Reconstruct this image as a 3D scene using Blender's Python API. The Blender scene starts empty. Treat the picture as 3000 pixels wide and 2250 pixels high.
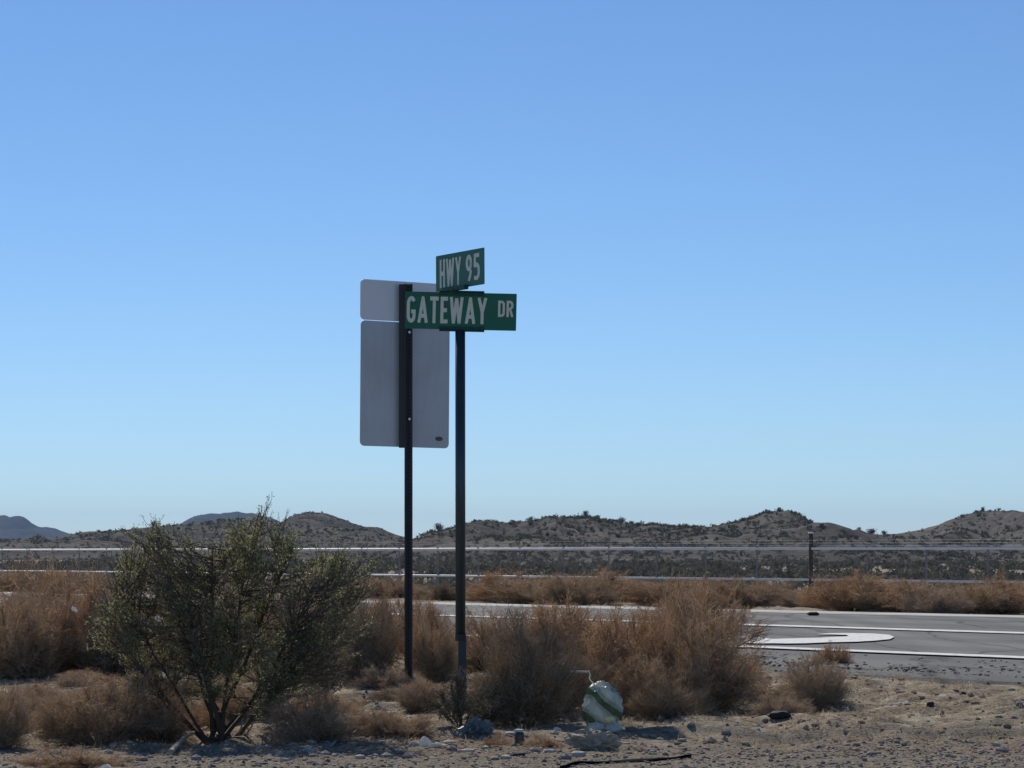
import bpy, bmesh, math, random
import numpy as np
from mathutils import Vector, Matrix
from mathutils import noise as mnoise

# ------------------------------------------------------------------ camera, sky, sun
F = 8600.0            # focal length in pixels of the 3000 px wide photograph
HZ = 1620.0           # image row of the horizon
CAMZ = 1.0            # eye height above the verge
sc = bpy.context.scene
cam_d = bpy.data.cameras.new("camera")
cam = bpy.data.objects.new("camera", cam_d)
sc.collection.objects.link(cam)
cam.location = (0, 0, CAMZ)
cam.rotation_euler = (math.radians(90), 0, 0)
cam_d.sensor_width = 36
cam_d.lens = 36 * F / 3000
cam_d.shift_y = (HZ - 1125) / 3000
cam_d.clip_start = 0.1
cam_d.clip_end = 40000
sc.camera = cam

SUN_EL = math.radians(38.0)
SUN_AZ = math.radians(-16)      # from +Y towards +X (negative: left of the view)
sdir = Vector((math.sin(SUN_AZ) * math.cos(SUN_EL), math.cos(SUN_AZ) * math.cos(SUN_EL), math.sin(SUN_EL)))
w = bpy.data.worlds.new("World")
sc.world = w
w.use_nodes = True
nt = w.node_tree
for n in list(nt.nodes):
    nt.nodes.remove(n)
sky = nt.nodes.new("ShaderNodeTexSky")
sky.sky_type = 'NISHITA'
sky.sun_disc = False
sky.sun_elevation = SUN_EL
sky.sun_rotation = SUN_AZ
sky.altitude = 200
sky.air_density = 0.75
sky.dust_density = 0.0
sky.ozone_density = 8.0
bgn = nt.nodes.new("ShaderNodeBackground")
bgn.inputs[1].default_value = 0.094
wo = nt.nodes.new("ShaderNodeOutputWorld")
nt.links.new(sky.outputs[0], bgn.inputs[0])
nt.links.new(bgn.outputs[0], wo.inputs[0])
sun_d = bpy.data.lights.new("sun", 'SUN')
sun_d.energy = 4.2
sun_d.angle = math.radians(0.53)
sun_d.color = (1.0, 0.95, 0.87)
sun = bpy.data.objects.new("sun", sun_d)
sc.collection.objects.link(sun)
sun.rotation_euler = (-sdir).to_track_quat('-Z', 'Y').to_euler()
sun.location = (0, 0, 30)
sc.view_settings.view_transform = 'Standard'
sc.view_settings.look = 'None'
sc.view_settings.gamma = 1
sc.view_settings.exposure = 0.0
sc.view_settings.use_curve_mapping = False
sc.cycles.max_bounces = 7
sc.cycles.diffuse_bounces = 5
sc.cycles.transparent_max_bounces = 8
sc.cycles.volume_bounces = 0

C = sc.collection

# ------------------------------------------------------------------ helpers
def tag(o, label=None, cat=None, group=None, kind=None):
    if label: o['label'] = label
    if cat: o['category'] = cat
    if group: o['group'] = group
    if kind: o['kind'] = kind
    return o

def empty(name, loc, rz=0):
    o = bpy.data.objects.new(name, None)
    o.empty_display_size = 0.1
    C.objects.link(o)
    o.location = loc
    o.rotation_euler = (0, 0, rz)
    return o

def mesh_np(name, V, Fc, mat, attrs=None, smooth=False):
    """V (n,3), Fc (m,k) equal sized faces."""
    V = np.asarray(V, np.float32); Fc = np.asarray(Fc, np.int32)
    me = bpy.data.meshes.new(name)
    m, k = Fc.shape
    me.vertices.add(len(V)); me.loops.add(m * k); me.polygons.add(m)
    me.vertices.foreach_set("co", V.ravel())
    me.polygons.foreach_set("loop_start", np.arange(0, m * k, k, dtype=np.int32))
    me.loops.foreach_set("vertex_index", Fc.ravel())
    if smooth:
        me.polygons.foreach_set("use_smooth", np.ones(m, bool))
    else:
        me.polygons.foreach_set("use_smooth", np.zeros(m, bool))
    if attrs:
        for an, av in attrs.items():
            a = me.attributes.new(an, 'FLOAT', 'POINT')
            a.data.foreach_set("value", np.asarray(av, np.float32))
    me.update(calc_edges=True)
    me.materials.append(mat)
    return me

def link(name, me, parent=None, loc=None):
    o = bpy.data.objects.new(name, me)
    C.objects.link(o)
    if parent: o.parent = parent
    if loc is not None: o.location = loc
    return o

def bm_obj(name, bm, mat, parent=None, loc=None, smooth=False):
    me = bpy.data.meshes.new(name)
    if smooth:
        for f in bm.faces: f.smooth = True
    bm.to_mesh(me); bm.free()
    me.materials.append(mat)
    return link(name, me, parent, loc)

def add_box(bm, cx, cy, cz, sx, sy, sz, bevel=0.0, mat=None):
    r = bmesh.ops.create_cube(bm, size=1)
    vs = r['verts']
    for v in vs:
        v.co = Vector((v.co.x * sx, v.co.y * sy, v.co.z * sz))
    if bevel > 0:
        es = list({e for v in vs for e in v.link_edges})
        rr = bmesh.ops.bevel(bm, geom=es, offset=bevel, segments=2, affect='EDGES', profile=0.5)
        vs = list({v for f in rr['faces'] for v in f.verts} | {v for v in vs if v.is_valid})
    for v in vs:
        c = v.co
        if mat is not None: c = mat @ c
        v.co = Vector((c.x + cx, c.y + cy, c.z + cz))
    return vs

def add_tube(bm, p0, p1, r0, r1=None, seg=12):
    r1 = r0 if r1 is None else r1
    p0 = Vector(p0); p1 = Vector(p1)
    d = p1 - p0
    q = d.to_track_quat('Z', 'Y').to_matrix().to_4x4()
    m = Matrix.Translation((p0 + p1) / 2) @ q
    bmesh.ops.create_cone(bm, cap_ends=True, segments=seg, radius1=r0, radius2=r1, depth=d.length, matrix=m)

def G(px, py, z=0.0):
    """ground point seen at a pixel of the photograph"""
    D = (CAMZ - z) * F / (py - HZ)
    return Vector(((px - 1500) / F * D, D, z))

def P(px, py, D):
    return Vector(((px - 1500) / F * D, D, CAMZ + (HZ - py) / F * D))

def _hash(ix, iy, seed):
    h = (ix.astype(np.int64) * 374761393 + iy.astype(np.int64) * 668265263 + seed * 974711) & 0xffffffff
    h = ((h ^ (h >> 13)) * 1274126177) & 0xffffffff
    h = h ^ (h >> 16)
    return (h & 0xffffff) / float(0xffffff)

def vn(x, y, s, seed=0):
    x = np.asarray(x, float) / s; y = np.asarray(y, float) / s
    ix = np.floor(x); iy = np.floor(y)
    fx = x - ix; fy = y - iy
    fx = fx * fx * (3 - 2 * fx); fy = fy * fy * (3 - 2 * fy)
    a = _hash(ix, iy, seed); b = _hash(ix + 1, iy, seed)
    c = _hash(ix, iy + 1, seed); d = _hash(ix + 1, iy + 1, seed)
    return (a * (1 - fx) + b * fx) * (1 - fy) + (c * (1 - fx) + d * fx) * fy - 0.5

def sstep(a, b, x):
    t = np.clip((np.asarray(x, float) - a) / (b - a), 0, 1)
    return t * t * (3 - 2 * t)

# ------------------------------------------------------------------ materials
class Mat:
    def __init__(self, name):
        self.m = bpy.data.materials.new(name)
        self.m.use_nodes = True
        self.t = self.m.node_tree
        for n in list(self.t.nodes): self.t.nodes.remove(n)
        self.out = self.n("ShaderNodeOutputMaterial")
    def n(self, typ, **kw):
        nd = self.t.nodes.new(typ)
        for k, v in kw.items(): setattr(nd, k, v)
        return nd
    def l(self, a, b): self.t.links.new(a, b)
    def noise(self, scale, detail=4, rough=0.55, stretch=None, coord='Object'):
        tc = self.n("ShaderNodeTexCoord")
        src = tc.outputs[coord]
        if stretch:
            mp = self.n("ShaderNodeMapping"); mp.inputs['Scale'].default_value = stretch
            self.l(src, mp.inputs[0]); src = mp.outputs[0]
        nz = self.n("ShaderNodeTexNoise")
        nz.inputs['Scale'].default_value = scale
        nz.inputs['Detail'].default_value = detail
        nz.inputs['Roughness'].default_value = rough
        self.l(src, nz.inputs['Vector'])
        return nz.outputs['Fac']
    def ramp(self, fac, stops):
        r = self.n("ShaderNodeValToRGB")
        el = r.color_ramp.elements
        while len(el) < len(stops): el.new(0.5)
        for e, (p, c) in zip(el, stops):
            e.position = p; e.color = (*c, 1)
        self.l(fac, r.inputs[0])
        return r.outputs[0]
    def mix(self, fac, a, b, blend='MIX'):
        m = self.n("ShaderNodeMixRGB", blend_type=blend)
        for i, v in ((0, fac), (1, a), (2, b)):
            if hasattr(v, 'links'): self.l(v, m.inputs[i])
            elif isinstance(v, (int, float)): m.inputs[i].default_value = v
            else: m.inputs[i].default_value = (*v, 1)
        return m.outputs[0]
    def math(self, op, a, b=0.0, c=None):
        m = self.n("ShaderNodeMath", operation=op)
        for i, v in enumerate((a, b) if c is None else (a, b, c)):
            if hasattr(v, 'links'): self.l(v, m.inputs[i])
            else: m.inputs[i].default_value = v
        return m.outputs[0]
    def attr(self, name):
        a = self.n("ShaderNodeAttribute", attribute_name=name)
        return a.outputs['Fac']
    def bsdf(self, col, rough=0.9, metal=0.0, spec=0.3, bump=None, bump_d=0.01, bump_s=0.5, transl=0.0):
        b = self.n("ShaderNodeBsdfPrincipled")
        if hasattr(col, 'links'): self.l(col, b.inputs['Base Color'])
        else: b.inputs['Base Color'].default_value = (*col, 1)
        if hasattr(rough, 'links'): self.l(rough, b.inputs['Roughness'])
        else: b.inputs['Roughness'].default_value = rough
        b.inputs['Metallic'].default_value = metal
        b.inputs['Specular IOR Level'].default_value = spec
        if bump is not None:
            bp = self.n("ShaderNodeBump"); bp.inputs['Distance'].default_value = bump_d
            bp.inputs['Strength'].default_value = bump_s
            self.l(bump, bp.inputs['Height']); self.l(bp.outputs[0], b.inputs['Normal'])
        sh = b.outputs[0]
        if transl > 0:
            tr = self.n("ShaderNodeBsdfTranslucent")
            if hasattr(col, 'links'): self.l(col, tr.inputs[0])
            else: tr.inputs[0].default_value = (*col, 1)
            mx = self.n("ShaderNodeMixShader"); mx.inputs[0].default_value = transl
            self.l(sh, mx.inputs[1]); self.l(tr.outputs[0], mx.inputs[2]); sh = mx.outputs[0]
        self.l(sh, self.out.inputs[0])
        return self.m

def plain(name, col, rough=0.8, metal=0.0, spec=0.3, var=0.25, scale=8.0, transl=0.0, bump=0.0):
    k = Mat(name)
    nz = k.noise(scale, 5, 0.6)
    lo = tuple(c * (1 - var) for c in col); hi = tuple(min(1, c * (1 + var)) for c in col)
    c = k.ramp(nz, [(0.3, lo), (0.7, hi)])
    return k.bsdf(c, rough, metal, spec, bump=nz if bump else None, bump_d=bump, transl=transl)

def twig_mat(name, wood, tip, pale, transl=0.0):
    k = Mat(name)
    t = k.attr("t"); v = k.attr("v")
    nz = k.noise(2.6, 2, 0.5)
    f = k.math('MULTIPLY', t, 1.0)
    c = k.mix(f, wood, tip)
    f2 = k.math('GREATER_THAN', v, 0.78)
    f2 = k.math('MULTIPLY', f2, 0.7)
    c = k.mix(f2, c, pale)
    br = k.math('MULTIPLY_ADD', v, 0.7, 0.65)
    cb = k.n("ShaderNodeCombineColor"); 
    for i in range(3): k.l(br, cb.inputs[i])
    c = k.mix(1.0, c, cb.outputs[0], 'MULTIPLY')
    c = k.mix(k.math('MULTIPLY', nz, 0.5), c, tip)
    return k.bsdf(c, 0.85, 0, 0.2, transl=transl)

M = {}
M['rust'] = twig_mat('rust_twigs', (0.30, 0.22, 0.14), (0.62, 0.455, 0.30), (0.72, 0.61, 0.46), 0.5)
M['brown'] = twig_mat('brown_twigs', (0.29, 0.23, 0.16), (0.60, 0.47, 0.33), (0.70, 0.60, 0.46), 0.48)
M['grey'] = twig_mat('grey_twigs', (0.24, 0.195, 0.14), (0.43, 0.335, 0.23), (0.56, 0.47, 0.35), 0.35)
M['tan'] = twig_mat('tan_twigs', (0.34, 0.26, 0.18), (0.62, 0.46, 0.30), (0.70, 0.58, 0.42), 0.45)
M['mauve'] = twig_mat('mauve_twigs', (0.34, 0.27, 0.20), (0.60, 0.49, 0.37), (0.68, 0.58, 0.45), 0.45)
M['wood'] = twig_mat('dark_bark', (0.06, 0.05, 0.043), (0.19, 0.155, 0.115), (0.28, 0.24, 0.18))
def leaf_mat(name, a, b, c3, tr=0.3, rough=0.55, spec=0.4):
    k = Mat(name)
    v = k.attr("v")
    c = k.ramp(v, [(0.0, a), (0.55, b), (0.97, c3)])
    return k.bsdf(c, rough, 0, spec, transl=tr)
M['olive'] = leaf_mat('olive_leaves', (0.24, 0.235, 0.125), (0.31, 0.30, 0.155), (0.39, 0.365, 0.20), 0.42, 0.8, 0.15)
M['scrub'] = leaf_mat('scrub_leaves', (0.09, 0.085, 0.06), (0.15, 0.14, 0.10), (0.24, 0.22, 0.16), 0.15, 0.95, 0.05)
M['straw'] = leaf_mat('straw', (0.34, 0.26, 0.16), (0.52, 0.42, 0.27), (0.68, 0.58, 0.40), 0.3, 0.9, 0.05)

def ground_material():
    k = Mat('desert_soil')
    geo = k.n("ShaderNodeNewGeometry")
    sep = k.n("ShaderNodeSeparateXYZ"); k.l(geo.outputs['Position'], sep.inputs[0])
    n1 = k.noise(0.9, 5, 0.6); n2 = k.noise(7.0, 6, 0.7); n3 = k.noise(55.0, 4, 0.8); n4 = k.noise(0.05, 6, 0.6)
    tan = k.ramp(n2, [(0.30, (0.13, 0.105, 0.08)), (0.5, (0.36, 0.30, 0.22)), (0.70, (0.64, 0.56, 0.42))])
    grav = k.ramp(n3, [(0.30, (0.10, 0.083, 0.063)), (0.5, (0.265, 0.225, 0.175)), (0.70, (0.46, 0.395, 0.315))])
    # gravel near the road the picture was taken from
    yy = k.math('MULTIPLY_ADD', n1, 2.6, sep.outputs[1])
    yy = k.math('MULTIPLY_ADD', n2, 1.0, yy)
    yy = k.math('MULTIPLY_ADD', sep.outputs[0], -0.22, yy)
    mr = k.n("ShaderNodeMapRange"); mr.inputs[1].default_value = 17.2; mr.inputs[2].default_value = 18.3
    k.l(yy, mr.inputs[0])
    patch = k.ramp(k.noise(1.7, 5, 0.65), [(0.50, (0, 0, 0)), (0.60, (1, 1, 1))])
    near = k.mix(mr.outputs[0], grav, k.mix(k.math('MULTIPLY', patch, 0.75), tan, grav))
    far = k.ramp(n4, [(0.3, (0.24, 0.20, 0.155)), (0.7, (0.42, 0.355, 0.285))])
    mf = k.n("ShaderNodeMapRange"); mf.inputs[1].default_value = 45; mf.inputs[2].default_value = 90
    k.l(sep.outputs[1], mf.inputs[0])
    c = k.mix(mf.outputs[0], near, far)
    hb = k.math('ADD', k.math('MULTIPLY', n3, 0.5), n2)
    return k.bsdf(c, 1.0, 0, 0.0, bump=hb, bump_d=0.03, bump_s=0.9)
M['ground'] = ground_material()

def asphalt_material():
    k = Mat('old_asphalt')
    rot = (1, 1, 1)
    tc = k.n("ShaderNodeTexCoord")
    mp = k.n("ShaderNodeMapping"); mp.inputs['Rotation'].default_value = (0, 0, math.radians(-36)); mp.inputs['Scale'].default_value = (1.3, 0.05, 1)
    # road direction is +Y turned left by 36 degrees
    k.l(tc.outputs['Object'], mp.inputs[0])
    nz = k.n("ShaderNodeTexNoise"); nz.inputs['Scale'].default_value = 1.6; nz.inputs['Detail'].default_value = 5
    k.l(mp.outputs[0], nz.inputs['Vector'])
    fine = k.noise(60, 3, 0.7)
    c = k.ramp(nz.outputs['Fac'], [(0.3, (0.08, 0.078, 0.073)), (0.5, (0.125, 0.122, 0.114)), (0.7, (0.20, 0.195, 0.182))])
    c = k.mix(0.35, c, k.ramp(fine, [(0.3, (0.07, 0.07, 0.065)), (0.7, (0.32, 0.31, 0.29))]))
    # wheel tracks: darker bands along the lanes
    mp2 = k.n("ShaderNodeMapping"); mp2.inputs['Rotation'].default_value = (0, 0, math.radians(-36))
    k.l(tc.outputs['Object'], mp2.inputs[0])
    wv = k.n("ShaderNodeTexWave"); wv.bands_direction = 'X'; wv.inputs['Scale'].default_value = 0.17; wv.inputs['Distortion'].default_value = 0.6
    wv.inputs['Detail'].default_value = 3
    k.l(mp2.outputs[0], wv.inputs['Vector'])
    c = k.mix(k.ramp(wv.outputs['Fac'], [(0.35, (0, 0, 0)), (0.85, (0.45, 0.45, 0.45))]), c, (0.085, 0.083, 0.08))
    # cracks
    mp3 = k.n("ShaderNodeMapping"); mp3.inputs['Rotation'].default_value = (0, 0, math.radians(-36)); mp3.inputs['Scale'].default_value = (0.55, 0.16, 1)
    k.l(tc.outputs['Object'], mp3.inputs[0])
    wob = k.n("ShaderNodeTexNoise"); wob.inputs['Scale'].default_value = 1.4; wob.inputs['Detail'].default_value = 4
    k.l(mp3.outputs[0], wob.inputs['Vector'])
    av = k.n("ShaderNodeVectorMath", operation='MULTIPLY_ADD'); k.l(wob.outputs['Color'], av.inputs[0]); av.inputs[1].default_value = (0.7, 0.7, 0.7); k.l(mp3.outputs[0], av.inputs[2])
    vo = k.n("ShaderNodeTexVoronoi", feature='DISTANCE_TO_EDGE'); vo.inputs['Scale'].default_value = 1.0
    k.l(av.outputs[0], vo.inputs['Vector'])
    cr = k.ramp(vo.outputs['Distance'], [(0.0, (0.75, 0.75, 0.75)), (0.022, (0, 0, 0))])
    c = k.mix(cr, c, (0.03, 0.03, 0.03))
    return k.bsdf(c, 0.88, 0, 0.14, bump=fine, bump_d=0.004, bump_s=0.6)
M['asphalt'] = asphalt_material()
def paint_mat():
    k = Mat('road_paint')
    nz = k.noise(14, 6, 0.75)
    c = k.ramp(nz, [(0.34, (0.26, 0.25, 0.24)), (0.46, (0.70, 0.69, 0.66)), (0.8, (0.86, 0.85, 0.82))])
    return k.bsdf(c, 0.9, 0, 0.15)
M['paint'] = paint_mat()
def hill_mat(name, a, b, c3, s=0.02):
    k = Mat(name)
    n1 = k.noise(s, 8, 0.65); n2 = k.noise(s * 9, 5, 0.7)
    c = k.ramp(n1, [(0.36, a), (0.5, b), (0.64, c3)])
    c = k.mix(0.5, c, k.ramp(n2, [(0.35, a), (0.65, c3)]))
    return k.bsdf(c, 1.0, 0, 0.0, bump=n2, bump_d=1.2, bump_s=0.8)
M['hill'] = hill_mat('hill_rock', (0.055, 0.052, 0.045), (0.13, 0.118, 0.105), (0.22, 0.20, 0.175))
M['mountain'] = hill_mat('mountain_rock', (0.05, 0.048, 0.045), (0.08, 0.075, 0.07), (0.12, 0.11, 0.10), 0.002)

# ------------------------------------------------------------------ the ground
ROAD0 = np.array([3.9, 22.4]); RU = np.array([-0.588, 0.809]); RN = np.array([0.809, 0.588])
def road_n(x, y): return (x - ROAD0[0]) * RN[0] + (y - ROAD0[1]) * RN[1]
ROADZ = 0.20
def terrain(x, y):
    x = np.asarray(x, float); y = np.asarray(y, float)
    n = road_n(x, y)
    z = 0.145 * sstep(-5.0, -2.2, n)
    z = z - 0.15 * sstep(12, 20, n) - 1.05 * sstep(18, 52, n) - 0.5 * sstep(60, 260, n)
    off = 1 - sstep(-2.9, -2.0, n) * (1 - sstep(12.5, 14, n))
    near = 1 - sstep(40, 120, y)
    bumps = 0.08 * vn(x, y, 1.7, 3) + 0.06 * vn(x, y, 0.5, 4) + 0.07 * vn(x, y * 1.3, 0.21, 5) + 0.012 * vn(x, y, 0.1, 8) + 0.05 * vn(x * 0.22, y + 0.1 * x, 0.22, 14) * (1 - sstep(16.5, 19, y))
    z = z + bumps * off * near * (0.45 + 0.55 * sstep(14.5, 16.5, y))
    z = z + off * (1 - near) * (0.8 * vn(x, y, 40, 6) + 0.25 * vn(x, y, 9, 7))
    return z

def axis(dense0, dense1, step, lo, hi, g=1.12):
    a = list(np.arange(dense0, dense1 + 1e-6, step))
    s = step; v = a[-1]
    while v < hi:
        s *= g; v += s; a.append(min(v, hi))
    s = step; v = a[0]; b = []
    while v > lo:
        s *= g; v -= s; b.append(max(v, lo))
    return np.array(b[::-1] + a)
gx = axis(-4.6, 5.0, 0.045, -14000, 14000)
gy = axis(12.5, 26.0, 0.045, -600, 14000)
XX, YY = np.meshgrid(gx, gy)
ZZ = terrain(XX, YY)
V = np.stack([XX.ravel(), YY.ravel(), ZZ.ravel()], 1)
nx_, ny_ = len(gx), len(gy)
ii = (np.arange(ny_ - 1)[:, None] * nx_ + np.arange(nx_ - 1)[None, :]).ravel()
Fq = np.stack([ii, ii + 1, ii + 1 + nx_, ii + nx_], 1)
tag(link('ground', mesh_np('ground', V, Fq, M['ground'], smooth=True)), kind='structure')

# ------------------------------------------------------------------ the highway
def un(u, n, z):
    p = ROAD0 + RU * u + RN * n
    return (p[0], p[1], z)
bm = bmesh.new()
us = np.concatenate([np.linspace(-60, -8, 14), np.linspace(-6, 60, 67), np.linspace(64, 420, 40)])
near_e, far_e = [], []
for u in us:
    nn = -2.3 + 0.10 * float(vn(u, 0, 1.9, 12)) * 2 + 0.05 * float(vn(u, 3, 0.6, 13))
    nf = 12.0 - 1.2 * float(sstep(-4, 20, u))
    near_e.append((u, nn)); far_e.append((u, nf))
rows = []
for (u, a), (_, b) in zip(near_e, far_e):
    prof = [(a - 0.10, 0.08), (a, ROADZ - 0.045), (a + 0.6, ROADZ - 0.01), (b - 0.15, ROADZ), (b, ROADZ - 0.03), (b + 0.1, -0.1)]
    rows.append([bm.verts.new(un(u, n, z)) for n, z in prof])
for r0, r1 in zip(rows[:-1], rows[1:]):
    for j in range(5):
        bm.faces.new([r0[j], r0[j + 1], r1[j + 1], r1[j]])
bmesh.ops.recalc_face_normals(bm, faces=bm.faces)
road = tag(bm_obj('road', bm, M['asphalt']), kind='structure')

def stripe(nfun, width, u0=-60, u1=400, label=None, z=ROADZ + 0.005):
    bm = bmesh.new(); prev = None
    for u in np.concatenate([np.linspace(u0, 60, 80), np.linspace(63, u1, 50)]):
        n = nfun(u)
        cur = [bm.verts.new(un(u, n - width / 2, z)), bm.verts.new(un(u, n + width / 2, z))]
        if prev: bm.faces.new([prev[0], prev[1], cur[1], cur[0]])
        prev = cur
    bmesh.ops.recalc_face_normals(bm, faces=bm.faces)
    for f in bm.faces:
        if f.normal.z < 0: f.normal_flip()
    o = bm_obj('road_line', bm, M['paint'], road)
    if label: o['label'] = label
    return o
stripe(lambda u: 0.0, 0.32, label='white edge line on the near side of the highway')
stripe(lambda u: 4.98, 0.42, label='white lane line behind the turn arrow')
stripe(lambda u: 10.6 - 0.5 * float(sstep(-4, 20, u)), 0.18, label='faded white line by the far pavement edge')
bm = bmesh.new(); prev = None
for u in np.concatenate([np.linspace(-60, 60, 120), np.linspace(63, 400, 50)]):
    nf = 12.0 - 1.2 * float(sstep(-4, 20, u))
    cur = [bm.verts.new(un(u, nf - 1.35 + 0.12 * float(vn(u, 8, 2.0, 5)), ROADZ + 0.003)), bm.verts.new(un(u, nf - 0.16, ROADZ + 0.003))]
    if prev: bm.faces.new([prev[0], prev[1], cur[1], cur[0]])
    prev = cur
for f in bm.faces:
    f.normal_update()
    if f.normal.z < 0: f.normal_flip()
M['dust'] = plain('pale_dusty_shoulder', (0.46, 0.45, 0.41), 0.95, 0, 0.1, 0.3, 1.2)
bm_obj('dusty_shoulder', bm, M['dust'], road)
# turn arrow, lying on the road
arrow_px = [(720, 265), (800, 258), (940, 256), (1130, 260), (1240, 269), (1278, 283), (1250, 300), (1130, 312), (1000, 319),
            (800, 323), (640, 330), (500, 332), (400, 330), (310, 331), (200, 328), (205, 296), (310, 288), (400, 299), (500, 296),
            (620, 293), (720, 291), (850, 284), (935, 281), (950, 276), (930, 270), (840, 267)]
bm = bmesh.new()
vs = []
for a, b in arrow_px:
    p = G(2100 + a / 2.458, 1750 + b / 2.458, ROADZ + 0.006)
    vs.append(bm.verts.new(p))
f = bm.faces.new(vs)
bmesh.ops.triangulate(bm, faces=[f])
for f in bm.faces:
    f.normal_update()
    if f.normal.z < 0: f.normal_flip()
bm_obj('turn_arrow', bm, M['paint'], road)

# ------------------------------------------------------------------ hills
def ridge_fn(pts, D):
    px = np.array([p[0] for p in pts], float); py = np.array([p[1] for p in pts], float)
    X = (px - 1500) / F * D; Z = CAMZ + (HZ - py) / F * D
    def f(x):
        z = np.interp(x, X, Z)
        k = (x < X[0]) | (x > X[-1])
        return z + np.where(k, (Z.max() - Z.min() + 4) * 0.6 * vn(x, 0, D * 0.05, int(D)), 0) + vn(x, 1, D * 0.012, 31) * D * 0.0012 + vn(x, 2, D * 0.003, 32) * D * 0.0007
    return f
HILLS = []
def make_hill(name, pts, D, front, back, dx, base, mat, xw=None, taper=None, seed=1, amp=0.62):
    rf = ridge_fn(pts, D)
    xs = np.arange(xw[0], xw[1], dx)
    ds = np.concatenate([np.linspace(-front, 0, 60), np.linspace(0, back, 20)[1:]])
    def hf(x, y):
        r = rf(x)
        if taper:
            r = base + (r - base) * sstep(taper[0], taper[0] + taper[1], x) * (1 - sstep(taper[2] - taper[3], taper[2], x))
        d = y - D
        u = np.where(d < 0, -d / front, d / back)
        prof = np.cos(np.clip(u, 0, 1) * math.pi / 2) ** 1.25
        gul = np.abs(vn(x, y * 0.35, D * 0.022, seed)) * 2 * amp + np.abs(vn(x, y * 0.5, D * 0.008, seed + 1)) * amp * 0.8
        win = np.clip(u * 5, 0, 1) * (1 - np.clip(u, 0, 1) ** 3)
        return base - 0.6 + (r - base + 0.6) * prof * (1 - gul * win)
    X, Dd = np.meshgrid(xs, ds)
    Y = D + Dd
    Z = hf(X, Y)
    V = np.stack([X.ravel(), Y.ravel(), Z.ravel()], 1)
    nx, ny = len(xs), len(ds)
    i = (np.arange(ny - 1)[:, None] * nx + np.arange(nx - 1)[None, :]).ravel()
    o = link(name, mesh_np(name, V, np.stack([i, i + 1, i + 1 + nx, i + nx], 1), mat, smooth=True))
    tag(o, kind='structure')
    HILLS.append((hf, xs[0], xs[-1], D, front))
    return hf
right_pts = [(1150, 1600), (1190, 1574), (1250, 1557), (1300, 1548), (1370, 1533), (1430, 1530), (1500, 1528), (1560, 1520), (1640, 1513),
             (1720, 1517), (1790, 1521), (1860, 1531), (1930, 1539), (2000, 1535), (2070, 1541), (2120, 1531), (2200, 1512), (2260, 1496),
             (2290, 1494), (2340, 1510), (2400, 1535), (2440, 1552), (2480, 1565), (2560, 1570), (2620, 1565), (2680, 1555), (2740, 1540),
             (2800, 1520), (2860, 1501), (2900, 1494), (2960, 1494), (3000, 1501), (3200, 1525)]
left_pts = [(-150, 1585), (0, 1588), (100, 1584), (210, 1563), (300, 1556), (400, 1546), (500, 1536), (560, 1529), (640, 1526), (760, 1527),
            (880, 1535), (1000, 1548), (1100, 1560), (1200, 1577), (1300, 1590)]
mid_pts = [(790, 1560), (830, 1530), (860, 1512), (880, 1502), (905, 1497), (940, 1500), (980, 1512), (1010, 1524), (1040, 1537), (1070, 1548),
           (1110, 1549), (1150, 1562), (1190, 1575), (1230, 1590)]
far1 = [(-300, 1525), (-200, 1500), (-90, 1512), (0, 1508), (15, 1510), (30, 1521), (50, 1514), (70, 1519), (90, 1532), (110, 1544), (135, 1542), (165, 1546),
        (190, 1555), (225, 1566), (300, 1585), (430, 1570), (500, 1548), (545, 1530), (570, 1511), (600, 1503), (620, 1504), (645, 1509), (665, 1504), (690, 1502),
        (715, 1506), (735, 1503), (765, 1512), (830, 1530), (950, 1560), (1300, 1590), (3300, 1600)]
bz = -1.6
hR = make_hill('hill', right_pts, 1000, 330, 200, 1.6, bz, M['hill'], xw=(-60, 420), taper=(-44, 18, 420, 60), seed=11)
hL = make_hill('hill', left_pts, 1350, 380, 200, 2.2, bz, M['hill'], xw=(-520, 30), taper=(-520, 60, 0, 40), seed=21)
hM = make_hill('hill', mid_pts, 1750, 380, 250, 2.4, bz, M['hill'], xw=(-170, -30), taper=(-170, 30, -40, 20), seed=41, amp=0.25)
hF = make_hill('mountain', far1, 9000, 2500, 1500, 14, -8, M['mountain'], xw=(-4200, 4200), taper=(-4200, 500, 4200, 500), seed=51)

# ------------------------------------------------------------------ curve based plants (numpy)
def segs_from(c, nseg):
    """c: dict P0,P1,P2 (n,3), r0,r1 (n), v,t0,t1 (n) -> prism segments"""
    ts = np.linspace(0, 1, nseg + 1)
    pts = [((1 - t) ** 2) * c['P0'] + 2 * t * (1 - t) * c['P1'] + t * t * c['P2'] for t in ts]
    rs = [c['r0'] * (1 - t) + c['r1'] * t for t in ts]
    tt = [c['t0'] * (1 - t) + c['t1'] * t for t in ts]
    A, B, ra, rb, v, ta, tb = [], [], [], [], [], [], []
    for k in range(nseg):
        A.append(pts[k]); B.append(pts[k + 1]); ra.append(rs[k]); rb.append(rs[k + 1]); v.append(c['v']); ta.append(tt[k]); tb.append(tt[k + 1])
    return [np.concatenate(q) for q in (A, B, ra, rb, v, ta, tb)]

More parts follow.
